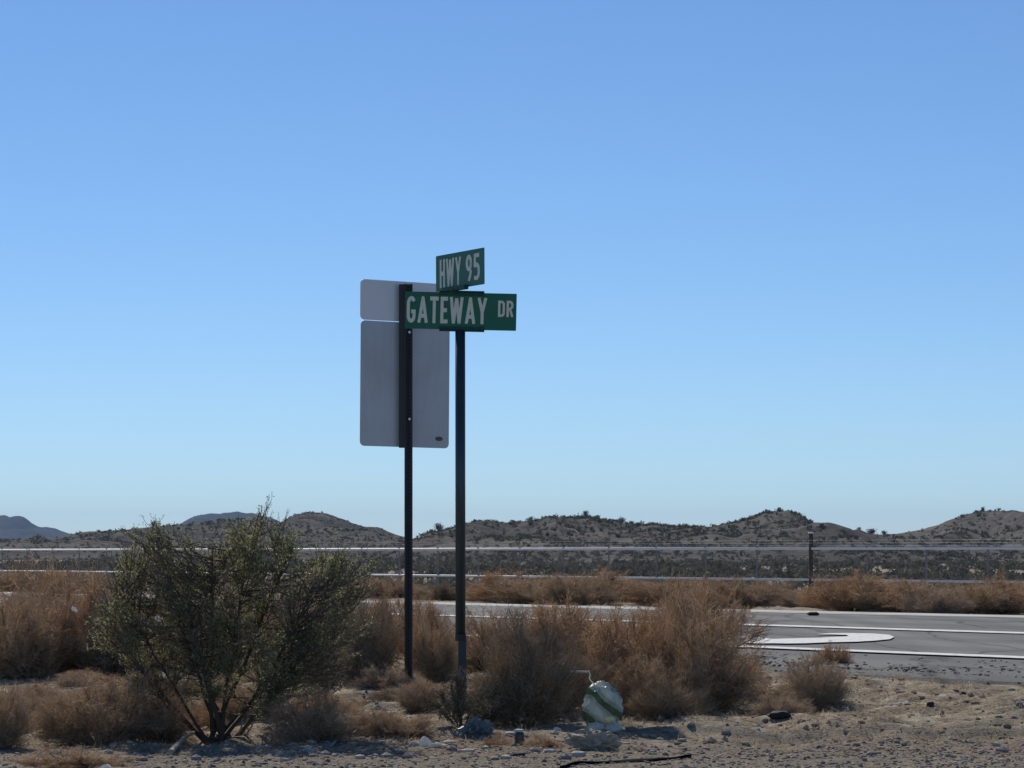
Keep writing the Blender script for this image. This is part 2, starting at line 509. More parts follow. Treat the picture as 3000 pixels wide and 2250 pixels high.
def prisms(S):
    A, B, ra, rb, v, ta, tb = S
    n = len(A)
    d = B - A
    L = np.linalg.norm(d, axis=1, keepdims=True) + 1e-9
    d = d / L
    ref = np.where(np.abs(d[:, 2:3]) < 0.9, np.array([[0, 0, 1.0]]), np.array([[1.0, 0, 0]]))
    a = np.cross(d, ref); a /= np.linalg.norm(a, axis=1, keepdims=True) + 1e-9
    b = np.cross(d, a)
    V = np.empty((n, 6, 3)); at = np.empty((n, 6)); av = np.repeat(v[:, None], 6, 1)
    for k in range(3):
        an = k * 2 * math.pi / 3
        o = math.cos(an) * a + math.sin(an) * b
        V[:, k] = A + o * ra[:, None]; V[:, 3 + k] = B + o * rb[:, None]
        at[:, k] = ta; at[:, 3 + k] = tb
    base = np.arange(n)[:, None] * 6
    Fc = np.concatenate([base + np.array([[k, (k + 1) % 3, 3 + (k + 1) % 3, 3 + k]]) for k in range(3)])
    return V.reshape(-1, 3), Fc, at.ravel(), av.ravel()

def curve_at(c, idx, t):
    t = t[:, None]
    p = ((1 - t) ** 2) * c['P0'][idx] + 2 * t * (1 - t) * c['P1'][idx] + t * t * c['P2'][idx]
    d = 2 * (1 - t) * (c['P1'][idx] - c['P0'][idx]) + 2 * t * (c['P2'][idx] - c['P1'][idx])
    d /= np.linalg.norm(d, axis=1, keepdims=True) + 1e-9
    return p, d

def spawn(rng, par, n, tlo, thi, llo, lhi, spread, up, r, r1, t0, t1, curl=0.25, out=0.0, center=None):
    N = len(par['P0'])
    idx = rng.integers(0, N, n)
    t = rng.uniform(tlo, thi, n)
    p, d = curve_at(par, idx, t)
    q = rng.normal(size=(n, 3)) * spread
    dd = d + q
    dd[:, 2] += up
    if out:
        o = p.copy(); o[:, 2] *= 0.5
        o /= np.linalg.norm(o, axis=1, keepdims=True) + 1e-9
        dd += o * out
    dd /= np.linalg.norm(dd, axis=1, keepdims=True) + 1e-9
    L = rng.uniform(llo, lhi, n)[:, None]
    P2 = p + dd * L
    P2[:, 2] = np.maximum(P2[:, 2], 0.005)
    P1 = p + dd * L * 0.5 + rng.normal(size=(n, 3)) * L * curl
    return dict(P0=p, P1=P1, P2=P2, r0=np.full(n, r), r1=np.full(n, r1), v=rng.random(n), t0=np.full(n, t0), t1=np.full(n, t1))

def catc(*cs):
    return {k: np.concatenate([c[k] for c in cs]) for k in cs[0]}

def leaves(rng, pts, size, flat=0.0):
    n = len(pts)
    a = rng.normal(size=(n, 3)); a /= np.linalg.norm(a, axis=1, keepdims=True)
    b = rng.normal(size=(n, 3)); b -= (b * a).sum(1, keepdims=True) * a; b /= np.linalg.norm(b, axis=1, keepdims=True)
    s = size * rng.uniform(0.6, 1.3, (n, 1))
    V = np.stack([pts - a * s, pts - b * s * 0.45, pts + a * s, pts + b * s * 0.45], 1).reshape(-1, 3)
    Fc = np.arange(n)[:, None] * 4 + np.array([[0, 1, 2, 3]])
    v = np.repeat(rng.random(n), 4)
    return V, Fc, v

def dry_bush_meshes(name, seed, mat, n_stem=44, n_br=520, n_tw=4200, n_fine=8000, flat=1.0, lobes=4, thick=1.0, narrow=0.0):
    """unit bush: about 1 wide, 1 tall; stems mesh + fine twigs mesh"""
    rng = np.random.default_rng(seed)
    az = rng.uniform(0, 2 * math.pi, n_stem)
    el = np.arccos(rng.uniform(0.02, 0.98, n_stem))            # angle from vertical
    lob = 1 + 0.18 * np.sin(lobes * az + rng.uniform(0, 6)) + rng.normal(size=n_stem) * 0.10
    rad = 0.48 * lob
    tipx = np.sin(el) * np.cos(az) * rad; tipy = np.sin(el) * np.sin(az) * rad
    tipz = (0.30 + 0.62 * np.cos(el) ** 0.8) * np.clip(lob, 0.75, 1.1) * (1 - 0.25 * np.sin(el))
    P2 = np.stack([tipx, tipy, tipz], 1) * rng.uniform(0.62, 0.88, (n_stem, 1))
    P0 = np.stack([rng.normal(size=n_stem) * 0.045, rng.normal(size=n_stem) * 0.045, np.full(n_stem, -0.05)], 1)
    P1 = P0 * 0.4 + P2 * np.array([[0.45, 0.45, 0.42]]) + rng.normal(size=(n_stem, 3)) * 0.04
    st = dict(P0=P0, P1=P1, P2=P2, r0=rng.uniform(0.006, 0.013, n_stem) * thick, r1=np.full(n_stem, 0.003 * thick), v=rng.random(n_stem) * 0.7, t0=np.zeros(n_stem), t1=np.full(n_stem, 0.45))
    br = spawn(rng, st, n_br, 0.25, 1.0, 0.10, 0.26, 0.60, 0.14, 0.0033 * thick, 0.0016 * thick, 0.3, 0.75, 0.14, 0.45)
    tw = spawn(rng, br, n_tw, 0.15, 1.0, 0.05, 0.14, 0.80, 0.12, 0.0019 * thick, 0.0011 * thick, 0.5, 1.0, 0.18, 0.3)
    fi = spawn(rng, tw, n_fine, 0.1, 1.0, 0.03, 0.08, 0.9, 0.15, 0.0014 * thick, 0.0009 * thick, 0.7, 1.0, 0.25, 0.1)
    for cc in (br, tw, fi):      # the crown ends in an uneven dome
        lim = 1.0 + 0.10 * np.sin(cc['P2'][:, 0] * 17 + seed) * np.sin(cc['P2'][:, 1] * 19 + seed) + rng.normal(size=len(cc['P2'])) * 0.05
        q = cc['P2'] / np.array([[0.50, 0.50, 0.80]])
        rr = np.linalg.norm(q, axis=1)
        k_ = np.minimum(1.0, lim / np.maximum(rr, 1e-6))[:, None]
        cc['P2'] = cc['P2'] * k_; cc['P1'] = cc['P1'] * (0.4 + 0.6 * k_)
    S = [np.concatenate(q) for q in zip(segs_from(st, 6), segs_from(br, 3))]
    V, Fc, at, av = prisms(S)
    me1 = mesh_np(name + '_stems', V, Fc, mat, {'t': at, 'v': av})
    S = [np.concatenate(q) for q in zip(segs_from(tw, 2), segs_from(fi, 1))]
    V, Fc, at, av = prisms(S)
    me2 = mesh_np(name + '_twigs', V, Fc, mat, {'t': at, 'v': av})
    return me1, me2

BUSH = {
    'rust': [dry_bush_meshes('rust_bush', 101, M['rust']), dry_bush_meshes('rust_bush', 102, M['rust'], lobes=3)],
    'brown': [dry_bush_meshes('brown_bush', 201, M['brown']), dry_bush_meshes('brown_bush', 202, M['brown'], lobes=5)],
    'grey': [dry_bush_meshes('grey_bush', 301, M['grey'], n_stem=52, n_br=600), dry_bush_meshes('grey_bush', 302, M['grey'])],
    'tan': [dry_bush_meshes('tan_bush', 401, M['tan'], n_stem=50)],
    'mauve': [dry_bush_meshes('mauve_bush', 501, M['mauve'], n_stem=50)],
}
bush_i = 0
def bush(kind, px, base_y, wpx, hpx, label, cat='bush', name='dry_bush', group=None, D=None, rz=None, sink=0.02, dy=1.0):
    global bush_i
    bush_i += 1
    if D is None:
        p = G(px, base_y)
    else:
        p = Vector(((px - 1500) / F * D, D, 0))
    p.z = float(terrain(p.x, p.y)) - sink
    k = F / p.y
    W = wpx * 1.22 / k; H = hpx * 1.34 / k
    ms = BUSH[kind][bush_i % len(BUSH[kind])]
    root = empty(name, p, rz if rz is not None else bush_i * 2.1)
    root.scale = (W, W * dy, H)
    tag(root, label, cat, group)
    link('stems', ms[0], root)
    t = link('twigs', ms[1], root); 
    return root

# near and middle brush, from the photograph
bush('brown', 40, 1992, 330, 285, 'rust brown brush at the left edge of the picture, its foot in shade')
bush('rust', 235, 1985, 300, 285, 'orange topped dry bush right behind the left flank of the creosote bush')
bush('grey', 330, 1990, 250, 240, 'dark grey dry bush low behind the left flank of the creosote bush')
bush('brown', 130, 1975, 260, 250, 'brown bush with a dark foot and pale litter under it, far left')
bush('brown', -10, 2190, 190, 215, 'dusky brown bush cut by the left edge near the gravel')
bush('brown', 300, 2168, 330, 215, 'wide brown dry bush between the left edge and the creosote stems')
bush('tan', 440, 2160, 250, 185, 'straw brown dry bush touching the foot of the creosote stems')
bush('mauve', 130, 2140, 230, 150, 'greyish low bush in the lower left, behind the widest brown bush')
bush('tan', 215, 2238, 300, 72, 'low straw coloured mat of weed at the lower left gravel edge')
bush('tan', 905, 2178, 245, 165, 'rounded tan tumbleweed right of the creosote stems')
bush('rust', 930, 2105, 230, 105, 'reddish low brush behind the rounded tan tumbleweed')
bush('grey', 1070, 2014, 190, 270, 'dark grey twiggy bush left of the two sign posts')
bush('brown', 1272, 2014, 150, 215, 'brown feathery brush standing between the two sign posts')
bush('rust', 1245, 1992, 170, 190, 'rust coloured brush behind the gap between the sign posts')
bush('brown', 1185, 2168, 200, 80, 'small brown weed clump in front of the rear sign post')
bush('mauve', 1085, 2160, 150, 90, 'greyish knee high weed right of the tan tumbleweed')
bush('grey', 1535, 2130, 270, 340, 'tall dark grey bush right of the street name post')
bush('grey', 1610, 2110, 260, 270, 'dark brown grey bush behind the striped bag')
bush('rust', 1830, 2085, 330, 345, 'orange brown brush, brightest at its top, behind the striped bag')
bush('brown', 2050, 2090, 360, 340, 'largest brown bush, its right edge over the road arrow')
bush('brown', 1940, 2100, 280, 210, 'low brown brush in front of the two tall brown bushes')
bush('grey', 1960, 2112, 200, 130, 'small dark bush at the foot of the tall brown bushes')
bush('mauve', 2395, 2088, 190, 160, 'pale mauve grey bush on the verge below the road arrow')
bush('mauve', 2290, 2112, 170, 95, 'low pale grey weed above the black stone')
bush('rust', 2440, 2018, 110, 85, 'small reddish bush against the grey road shoulder')

bush('rust', 110, 1960, 420, 270, 'rust brown brush behind the brown bush with pale litter under it, far left')
bush('brown', 420, 1965, 330, 290, 'brown brush seen through the left half of the creosote bush')
bush('grey', 620, 1985, 330, 300, 'grey brush directly behind the middle of the creosote bush')
bush('brown', 800, 1990, 330, 290, 'brown brush seen through the right half of the creosote bush')
bush('grey', 960, 2000, 300, 280, 'dark brush between the creosote bush and the grey twiggy bush')
bush('rust', 1150, 1955, 230, 180, 'rust coloured brush behind the grey twiggy bush')
bush('brown', 1430, 2000, 300, 190, 'brown brush behind the tall dark grey bush, beside the street name post')
bush('rust', 1650, 1985, 330, 190, 'rust brown brush in the gap behind the striped bag')
bush('rust', 1960, 2060, 300, 300, 'orange brush filling the gap between the two tall brown bushes')

bush('tan', 1458, 2188, 90, 50, 'small heap of straw coloured weed between the blue grey bag and the dark bottle')
bush('tan', 1590, 2186, 95, 45, 'small heap of straw coloured weed between the dark bottle and the rag')
bush('tan', 1985, 2112, 110, 38, 'pale straw tuft under the low brown bush')
bush('tan', 2150, 2110, 120, 36, 'pale straw tuft at the right foot of the largest brown bush')
bush('mauve', 330, 2045, 230, 60, 'pale low weeds in the sunny gap behind the lower left bushes')
bush('rust', 2030, 1990, 330, 215, 'rust brown brush rising behind the largest brown bush')
bush('tan', 600, 2130, 120, 100, 'tan weed peeping out left of the creosote stems')
bush('brown', 740, 2120, 170, 110, 'brown weed peeping out right of the creosote stems')
bush('brown', 1000, 2120, 130, 75, 'small brown weed behind the bleached forked stick')

# low tangle of weeds between the bigger bushes, nothing tells these apart
rng = np.random.default_rng(71)
for i in range(34):
    left = i < 24
    px_ = rng.uniform(-20, 1290) if left else rng.uniform(1400, 2250)
    by_ = rng.uniform(2005, 2120) if left else rng.uniform(2000, 2085)
    if 600 < px_ < 760 and by_ > 2090: by_ -= 60
    if 1150 < px_ < 1230 and by_ > 2015: px_ -= 90
    bush(('brown', 'rust', 'mauve', 'grey')[i % 4], px_, by_, rng.uniform(120, 230), rng.uniform(45, 95),
         ('low weed in the brush tangle on the left half of the verge' if left else 'low weed in the brush tangle around the tall brown bushes') + (', brown', ', rust coloured', ', pale', ', dark grey')[i % 4],
         name='dry_weed', cat='weed', group='low dry weeds between the bushes, ' + ('left' if left else 'right'))

# creosote bush ------------------------------------------------------------------
def creosote():
    rng = np.random.default_rng(7)
    base = G(668, 2160); base.z = float(terrain(base.x, base.y))
    D0 = base.y; k = F / D0
    def L(px, py): return np.array([(px - 668) / k, (2160 - py) / k])
    blobs = [  # px, py, radius px, weight
        (765, 1540, 55, 1.0), (770, 1500, 26, .35), (735, 1610, 85, 1.5), (820, 1590, 60, .9), (660, 1640, 60, .8), (845, 1640, 45, .6), (690, 1570, 34, .4),
        (445, 1580, 48, .7), (440, 1555, 24, .3), (400, 1630, 70, 1.1), (500, 1640, 80, 1.1), (335, 1670, 60, .9), (580, 1680, 80, 1.1),
        (530, 1575, 30, .3), (300, 1730, 50, .7), (360, 1770, 90, 1.4), (460, 1740, 100, 1.6), (330, 1850, 75, 1.0), (430, 1850, 95, 1.5), (400, 1930, 70, .9),
        (560, 1790, 110, 1.8), (660, 1750, 110, 1.9), (760, 1720, 110, 1.9), (860, 1720, 90, 1.4), (950, 1680, 70, 1.1), (1000, 1630, 36, .4), (1040, 1680, 60, .8), (1085, 1665, 26, .25),
        (1000, 1760, 90, 1.3), (1060, 1730, 45, .6), (900, 1820, 110, 1.8), (1000, 1860, 80, 1.1), (800, 1860, 110, 1.7), (680, 1870, 100, 1.5), (540, 1900, 90, 1.2),
        (930, 1920, 90, 1.1), (820, 1960, 80, 0.9), (1050, 1820, 50, .5), (480, 1980, 60, .5), (1010, 1930, 50, .45), (720, 1970, 60, .4), (960, 1620, 24, .2), (400, 2000, 55, .6), (560, 2000, 70, .8), (800, 2020, 75, .9), (900, 2000, 75, .9), (650, 1990, 60, .5), (990, 1990, 50, .5), (480, 1930, 70, .7), (880, 1900, 90, .9)]
    root = empty('creosote_bush', base)
    tag(root, 'large olive green creosote bush with dark stems fanning up from the gravel edge', 'bush')
    # main stems
    tips = [(330, 1700), (445, 1560), (520, 1650), (640, 1600), (765, 1500), (840, 1590), (950, 1680), (1040, 1670),
            (1010, 1800), (340, 1850), (420, 1950), (880, 1940), (560, 1760)]
    n = len(tips)
    P2 = np.array([[L(*t)[0], rng.uniform(-0.45, 0.45), L(*t)[1]] for t in tips])
    P0 = np.stack([rng.normal(size=n) * 0.06, rng.normal(size=n) * 0.06, np.full(n, -0.06)], 1)
    P1 = P0 + (P2 - P0) * np.array([[0.50, 0.5, 0.42]]) + rng.normal(size=(n, 3)) * 0.05
    r0 = rng.uniform(0.012, 0.020, n)
    st = dict(P0=P0, P1=P1, P2=P2, r0=r0, r1=np.full(n, 0.003), v=rng.random(n) * 0.5, t0=np.zeros(n), t1=np.full(n, 0.5))
    SG = segs_from(st, 12)
    def kink(p): return p + np.stack([0.03 * vn(p[:, 2] * 1.0, p[:, 0] * 3, 0.16, 5), 0.03 * vn(p[:, 2], p[:, 0] * 3, 0.16, 6), np.zeros(len(p))], 1) * sstep(0, 0.25, p[:, 2])[:, None]
    SG[0] = kink(SG[0]); SG[1] = kink(SG[1])
    V, Fc, at, av = prisms(SG)
    link('stems', mesh_np('creosote_stems', V, Fc, M['wood'], {'t': at, 'v': av}), root)
    # branches reach from stems to blob points
    wts = np.array([b[3] for b in blobs]); wts = wts / wts.sum()
    def blob_pts(nn, shell=1.0):
        bi = rng.choice(len(blobs), nn, p=wts)
        c = np.array([[L(blobs[i][0], blobs[i][1])[0], 0, L(blobs[i][0], blobs[i][1])[1]] for i in range(len(blobs))])
        yo = np.array([math.sin(i * 2.4) * 0.33 for i in range(len(blobs))])
        r = np.array([b[2] / k for b in blobs])
        d = rng.normal(size=(nn, 3)); d /= np.linalg.norm(d, axis=1, keepdims=True)
        rr = rng.random((nn, 1)) ** 0.45 * shell
        p = c[bi] + d * rr * r[bi][:, None] * np.array([[1, 1.5, 1]])
        p[:, 1] += yo[bi] 
        return p
    nb = 760
    T = blob_pts(nb)
    # nearest point on stems
    ts = rng.uniform(0.3, 0.95, (nb, 40)); ix = rng.integers(0, n, (nb, 40))
    best = np.zeros((nb, 3)); bd = np.full(nb, 1e9)
    for j in range(40):
        p, _ = curve_at(st, ix[:, j], ts[:, j])
        p2 = p.copy(); dd = np.linalg.norm(p2 - T, axis=1) + np.maximum(0, p[:, 2] - T[:, 2]) * 3
        m = dd < bd; bd[m] = dd[m]; best[m] = p[m]
    br = dict(P0=best, P1=(best + T) / 2 + np.array([[0, 0, -0.03]]) + rng.normal(size=(nb, 3)) * 0.02, P2=T, r0=np.full(nb, 0.0042), r1=np.full(nb, 0.0016),
              v=rng.random(nb) * 0.6, t0=np.full(nb, 0.2), t1=np.full(nb, 0.7))
    tw = spawn(rng, br, 8500, 0.30, 1.0, 0.05, 0.13, 0.5, 0.45, 0.0017, 0.0010, 0.4, 1.0, 0.15)
    V, Fc, at, av = prisms([np.concatenate(q) for q in zip(segs_from(br, 4), segs_from(tw, 2))])
    link('branches', mesh_np('creosote_branches', V, Fc, M['wood'], {'t': at, 'v': av}), root)
    nl = 54000
    wt = np.clip(0.25 + 2.2 * vn(tw['P0'][:, 0] + 7, tw['P0'][:, 2] + 0.6 * tw['P0'][:, 1], 0.085, 19) + 1.2 * vn(tw['P0'][:, 0], tw['P0'][:, 2], 0.25, 23), 0.14, 2) ; wt /= wt.sum()
    idx = rng.choice(len(tw['P0']), nl, p=wt); t = rng.uniform(0.1, 1.0, nl)
    p, _ = curve_at(tw, idx, t)
    p += rng.normal(size=p.shape) * 0.007
    V, Fc, v = leaves(rng, p, 0.0074)
    vv = 0.55 * v + 0.45 * np.repeat(tw['v'][idx], 4)
    o = link('foliage', mesh_np('creosote_foliage', V, Fc, M['olive'], {'v': vv}), root)
    o['kind'] = 'stuff'
creosote()

# small olive bush in the shade of the signs
def small_green(px, py, wpx, hpx, label, seed):
    rng = np.random.default_rng(seed)
    base = G(px, py); base.z = float(terrain(base.x, base.y)) - 0.01
    k = F / base.y; W = wpx / k; H = hpx / k
    root = empty('green_bush', base); tag(root, label, 'bush')
    n = 16
    az = rng.uniform(0, 6.28, n); el = rng.uniform(0.1, 1.25, n)
    P2 = np.stack([np.sin(el) * np.cos(az) * W / 2, np.sin(el) * np.sin(az) * W / 2, np.cos(el) * H * 0.9 + 0.03], 1)
    P0 = rng.normal(size=(n, 3)) * 0.012; P0[:, 2] = -0.02
    st = dict(P0=P0, P1=P2 * 0.45 + rng.normal(size=(n, 3)) * 0.02, P2=P2, r0=np.full(n, 0.004), r1=np.full(n, 0.0015), v=rng.random(n), t0=np.zeros(n), t1=np.ones(n) * .6)
    tw = spawn(rng, st, 420, 0.3, 1, 0.03, 0.09, 0.6, 0.4, 0.0014, 0.0008, 0.4, 1)
    V, Fc, at, av = prisms([np.concatenate(q) for q in zip(segs_from(st, 5), segs_from(tw, 2))])
    link('stems', mesh_np('green_bush_stems', V, Fc, M['wood'], {'t': at, 'v': av}), root)
    idx = rng.integers(0, 420, 3800); p, _ = curve_at(tw, idx, rng.uniform(0.1, 1, 3800)); p += rng.normal(size=p.shape) * 0.006
    V, Fc, v = leaves(rng, p, 0.0075)
    o = link('foliage', mesh_np('green_bush_foliage', V, Fc, M['scrub'], {'v': v * 0.9}), root); o['kind'] = 'stuff'
small_green(1350, 2160, 180, 150, 'small dark green bush at the foot of the street name post', 61)
small_green(1425, 2140, 130, 130, 'small dark green bush behind the blue grey plastic bag', 62)
small_green(925, 2045, 190, 110, 'grey green low bush behind the tan tumbleweed, right of the creosote stems', 64)

# brush beyond the highway
def place(px):
    for lim, txt in ((400, ', left of the creosote bush'), (1180, ', just left of the rear sign post'), (1340, ', between the two sign posts'), (1500, ', right beside the street name post'),
                     (1660, ', above the tall dark grey bush'), (1850, ', above the striped bag'), (2060, ', behind the tall brown bushes'), (2240, ', behind the right end of the brown bushes'),
                     (2370, ', left of the terminal post'), (2520, ', right of the terminal post'), (2720, ', above the tip of the turn arrow'), (2900, ', around the pale boulder')):
        if px < lim: return txt
    return ', near the right picture edge'
rng = np.random.default_rng(5)
far_lab = {'rust': 'orange brown dry bush beyond the highway',
           'brown': 'brown dry bush beyond the highway',
           'grey': 'dark grey dry bush beyond the highway',
           'mauve': 'pale grey dry bush beyond the highway'}
spots = [(1080, 'rust', 1.2), (1130, 'rust', 1.15), (1230, 'brown', 1.0), (1300, 'grey', 0.8), (1380, 'rust', 1.0), (1440, 'brown', 1.1), (1500, 'rust', 1.05), (1560, 'rust', 1.1), (1620, 'brown', 1.05),
         (1690, 'rust', 1.15), (1750, 'rust', 1.15), (1830, 'rust', 1.25), (1890, 'brown', 1.15), (1950, 'rust', 1.2), (2020, 'rust', 1.2), (2090, 'brown', 1.0), (2140, 'brown', 1.0), (2190, 'rust', 0.9),
         (2250, 'brown', .95), (2300, 'brown', 0.85), (2345, 'mauve', 0.65), (2410, 'mauve', .7), (2440, 'rust', .9), (2500, 'rust', 1.15), (2550, 'rust', 1.2), (2600, 'rust', 1.15), (2650, 'brown', .95), (2700, 'mauve', .75),
         (2745, 'mauve', .8), (2800, 'brown', 1.0), (2850, 'rust', 1.0), (2905, 'brown', 1.05), (2950, 'rust', 1.0), (3000, 'rust', 1.05), (3050, 'brown', 1.0), (3110, 'rust', 1.1),
         (20, 'rust', 1.1), (90, 'rust', 1.1), (170, 'brown', 1.0), (240, 'rust', 1.1), (310, 'brown', 1.0)]
for si, (px, kind, h) in enumerate(spots):
    if kind == 'rust' and si % 2 and px < 2380: kind = 'brown'
    # stand about 20 to 40 m beyond the far pavement edge
    D = 60.0
    for _ in range(30):
        x = (px - 1500) / F * D
        n = float(road_n(x, D))
        D += (20 + 8 * math.sin(px * 12.9) - n) / 0.62
    k = F / D
    bush(kind, px + rng.uniform(-12, 12), 0, 115 * h * 85 / D * rng.uniform(0.9, 1.3), 1.12 * h * 0.47 * k, far_lab[kind] + place(px), name='roadside_bush',
         group='dry bushes beyond the highway', D=D)

# ------------------------------------------------------------------ scrub on the flats and hills (uncountable)
def clump_cloud(rng, X, Y, Z, R, H, ntri):
    n = len(X)
    c = np.stack([X, Y, Z + H * 0.5], 1)
    d = rng.normal(size=(n, ntri, 3)); d /= np.linalg.norm(d, axis=2, keepdims=True)
    rr = rng.random((n, ntri, 1)) ** 0.5
    sc3 = np.stack([R, R, H * 0.5], 1)[:, None, :]
    p = c[:, None, :] + d * rr * sc3
    s = (R * 0.42)[:, None, None, None]
    tri = rng.normal(size=(n, ntri, 3, 3)) * s * 0.75
    V = (p[:, :, None, :] + tri).reshape(-1, 3)
    Fc = np.arange(n * ntri)[:, None] * 3 + np.array([[0, 1, 2]])
    v = np.repeat(np.clip(rng.random(n * ntri) * 0.6 + np.repeat(rng.random(n), ntri) * 0.4, 0, 1), 3)
    return V, Fc, v
rng = np.random.default_rng(9)
# flats between fence and hills
n = 2600
D = 1 / rng.uniform(1 / 700, 1 / 118, n); px = rng.uniform(-300, 3300, n)
D2 = rng.uniform(300, 1000, 1800); D = np.concatenate([D, D2]); px = np.concatenate([px, rng.uniform(-300, 3300, 1800)])
X = (px - 1500) / F * D
R = rng.uniform(0.30, 0.80, len(X)) * (0.6 + 0.5 * sstep(100, 400, D)); H = R * rng.uniform(1.0, 1.7, len(X))
keep = road_n(X, D) > 64
X, Dk, R, H = X[keep], D[keep], R[keep], H[keep]
V, Fc, v = clump_cloud(rng, X, Dk, terrain(X, Dk), R, H, 34)
tag(link('desert_scrub', mesh_np('desert_scrub', V, Fc, M['scrub'], {'v': v})), 'dark desert scrub dotting the flats behind the fence', 'scrub', kind='stuff')
# hills
def hill_scrub(hf, x0, x1, D, front, n, rmin, rmax, label):
    X = rng.uniform(x0, x1, n); U = rng.random(n) ** 1.15
    Y = D - U * front * 0.97
    kp = rng.random(n) < np.clip(0.55 + 1.5 * vn(X, Y, 34, 61) + 1.0 * vn(X, Y, 11, 62), 0.18, 1)
    X, U, Y = X[kp], U[kp], Y[kp]; n = len(X)
    Z = hf(X, Y) - 0.15
    R = rng.uniform(rmin, rmax, n) * rng.uniform(0.6, 1.2, n)
    V, Fc, v = clump_cloud(rng, X, Y, Z, R * 0.85, R * 0.95, 22)
    tag(link('hill_scrub', mesh_np('hill_scrub', V, Fc, M['scrub'], {'v': v})), label, 'scrub', kind='stuff')
hill_scrub(hR, -40, 250, 1000, 330, 16000, 0.3, 1.15, 'low dark scrub scattered over the long ridge on the right')
hill_scrub(hL, -320, 10, 1350, 380, 10000, 0.35, 1.2, 'low dark scrub scattered over the left hillside')
hill_scrub(hM, -165, -35, 1750, 380, 2400, 0.35, 1.0, 'low dark scrub on the rounded hill behind the creosote bush')

# trees that stand out on the skyline
def ridge_tree_mesh(seed):
    rng = np.random.default_rng(seed)
    n = 9
    az = rng.uniform(0, 6.28, n); el = rng.uniform(0.1, 1.1, n)
    P2 = np.stack([np.sin(el) * np.cos(az) * .45, np.sin(el) * np.sin(az) * .45, np.cos(el) * .5 + .35], 1)
    P0 = rng.normal(size=(n, 3)) * 0.03; P0[:, 2] = -0.1
    st = dict(P0=P0, P1=P2 * 0.4, P2=P2, r0=np.full(n, 0.035), r1=np.full(n, 0.012), v=rng.random(n), t0=np.zeros(n), t1=np.ones(n))
    V, Fc, at, av = prisms(segs_from(st, 5))
    m1 = mesh_np('ridge_tree_trunk', V, Fc, M['wood'], {'t': at, 'v': av})
    pts = P2[rng.integers(0, n, 420)] * rng.uniform(0.35, 1.0, (420, 1)) + rng.normal(size=(420, 3)) * 0.13
    V, Fc, v = leaves(rng, pts, 0.075)
    m2 = mesh_np('ridge_tree_crown', V, Fc, M['scrub'], {'v': v})
    return m1, m2
RT = [ridge_tree_mesh(s) for s in (1, 2, 3)]
ridge = [(1285, 'R', 42, 30, 'bare looking pale shrub on the skyline between the two sign posts'),
         (1557, 'R', 20, 17, 'small round shrub on the skyline, first right of the street name post'),
         (1715, 'R', 28, 24, 'tallest shrub on the crest of the long ridge, above the dark grey bush'),
         (1822, 'R', 34, 20, 'broad shrub on the ridge crest right of the tallest crest shrub'),
         (1850, 'R', 22, 14, 'small shrub on the descending crest of the long ridge'),
         (2010, 'R', 22, 14, 'little shrub in the dip of the long ridge left of the pointed hill'),
         (2285, 'R', 14, 12, 'tiny shrub on the very tip of the pointed hill'),
         (2355, 'R', 24, 14, 'shrub on the right shoulder of the pointed hill'),
         (2552, 'R', 46, 26, 'dark broad shrub in the saddle between the two right hills'),
         (2590, 'R', 30, 15, 'low shrub beside the dark broad shrub in the saddle'),
         (2880, 'R', 20, 20, 'leaning shrub where the rightmost hill levels out at its top'),
         (2440, 'R', 24, 14, 'shrub low on the right slope of the pointed hill'),
         (450, 'L', 26, 22, 'shrub on the left hill crest above the creosote bush'),
         (865, 'M', 16, 12, 'tiny shrub on the left shoulder of the rounded hill')]
for i, (px, h, wp, hp, lab) in enumerate(ridge):
    hf, D = {'R': (hR, 1000), 'L': (hL, 1350), 'M': (hM, 1750)}[h]
    x = (px - 1500) / F * D; k = F / D
    root = empty('ridge_shrub', (x, D, float(hf(np.array([x]), np.array([D]))[0]) - 0.2), i * 1.3)
    root.scale = (wp / k * 0.8, wp / k * 0.8, hp / k * 0.85)
    tag(root, lab, 'shrub', 'shrubs on the skyline')
    link('trunk', RT[i % 3][0], root)
    link('crown', RT[i % 3][1], root)

# ------------------------------------------------------------------ chain link fence
M['galv'] = plain('galvanised_steel', (0.82, 0.82, 0.82), 0.55, 0.1, 0.6, 0.08, 3)
M['galv_dark'] = plain('weathered_steel', (0.26, 0.26, 0.26), 0.6, 0.5, 0.4, 0.2, 3)
M['dark_wood'] = plain('dark_timber', (0.09, 0.07, 0.055), 0.9, 0, 0.2, 0.3, 6)
FP = np.array([11.1, 109.0])
def fence_pt(t, z, off=0.0):
    p = FP + RU * t - RN * off
    return Vector((p[0], p[1], z))
fence = empty('chain_link_fence', fence_pt(0, -1.15))
tag(fence, 'long chain link fence with two steel rails and angled barbed wire arms beyond the highway', 'fence')
def fz(t):      # the ground falls very slightly along the fence
    return 0.0
TOP, MID, BOT = 1.165, 0.005, -1.15
T0, T1 = -33.55, 103.7
def into_fence(name, bm, mat, smooth=False):
    o = bm_obj(name, bm, mat, None, smooth=smooth)
    o.parent = fence
    o.matrix_parent_inverse = Matrix.Translation(-fence.location)
    return o
for nm, z, r in (('top_rail', TOP, 0.052), ('mid_rail', MID, 0.042)):
    bm = bmesh.new()
    add_tube(bm, fence_pt(T0, z), fence_pt(T1, z), r, seg=10)
    into_fence(nm, bm, M['galv'], True)
for z in (TOP + 0.10, TOP + 0.20, TOP + 0.30):
    bm = bmesh.new()
    add_tube(bm, fence_pt(T0, z, z - TOP), fence_pt(T1, z, z - TOP), 0.003, seg=4)
    into_fence('barbed_wire', bm, M['galv_dark'])
bm = bmesh.new()
add_tube(bm, (0, 0, BOT - TOP - 0.2), (0, 0, 0.08), 0.034, seg=8)
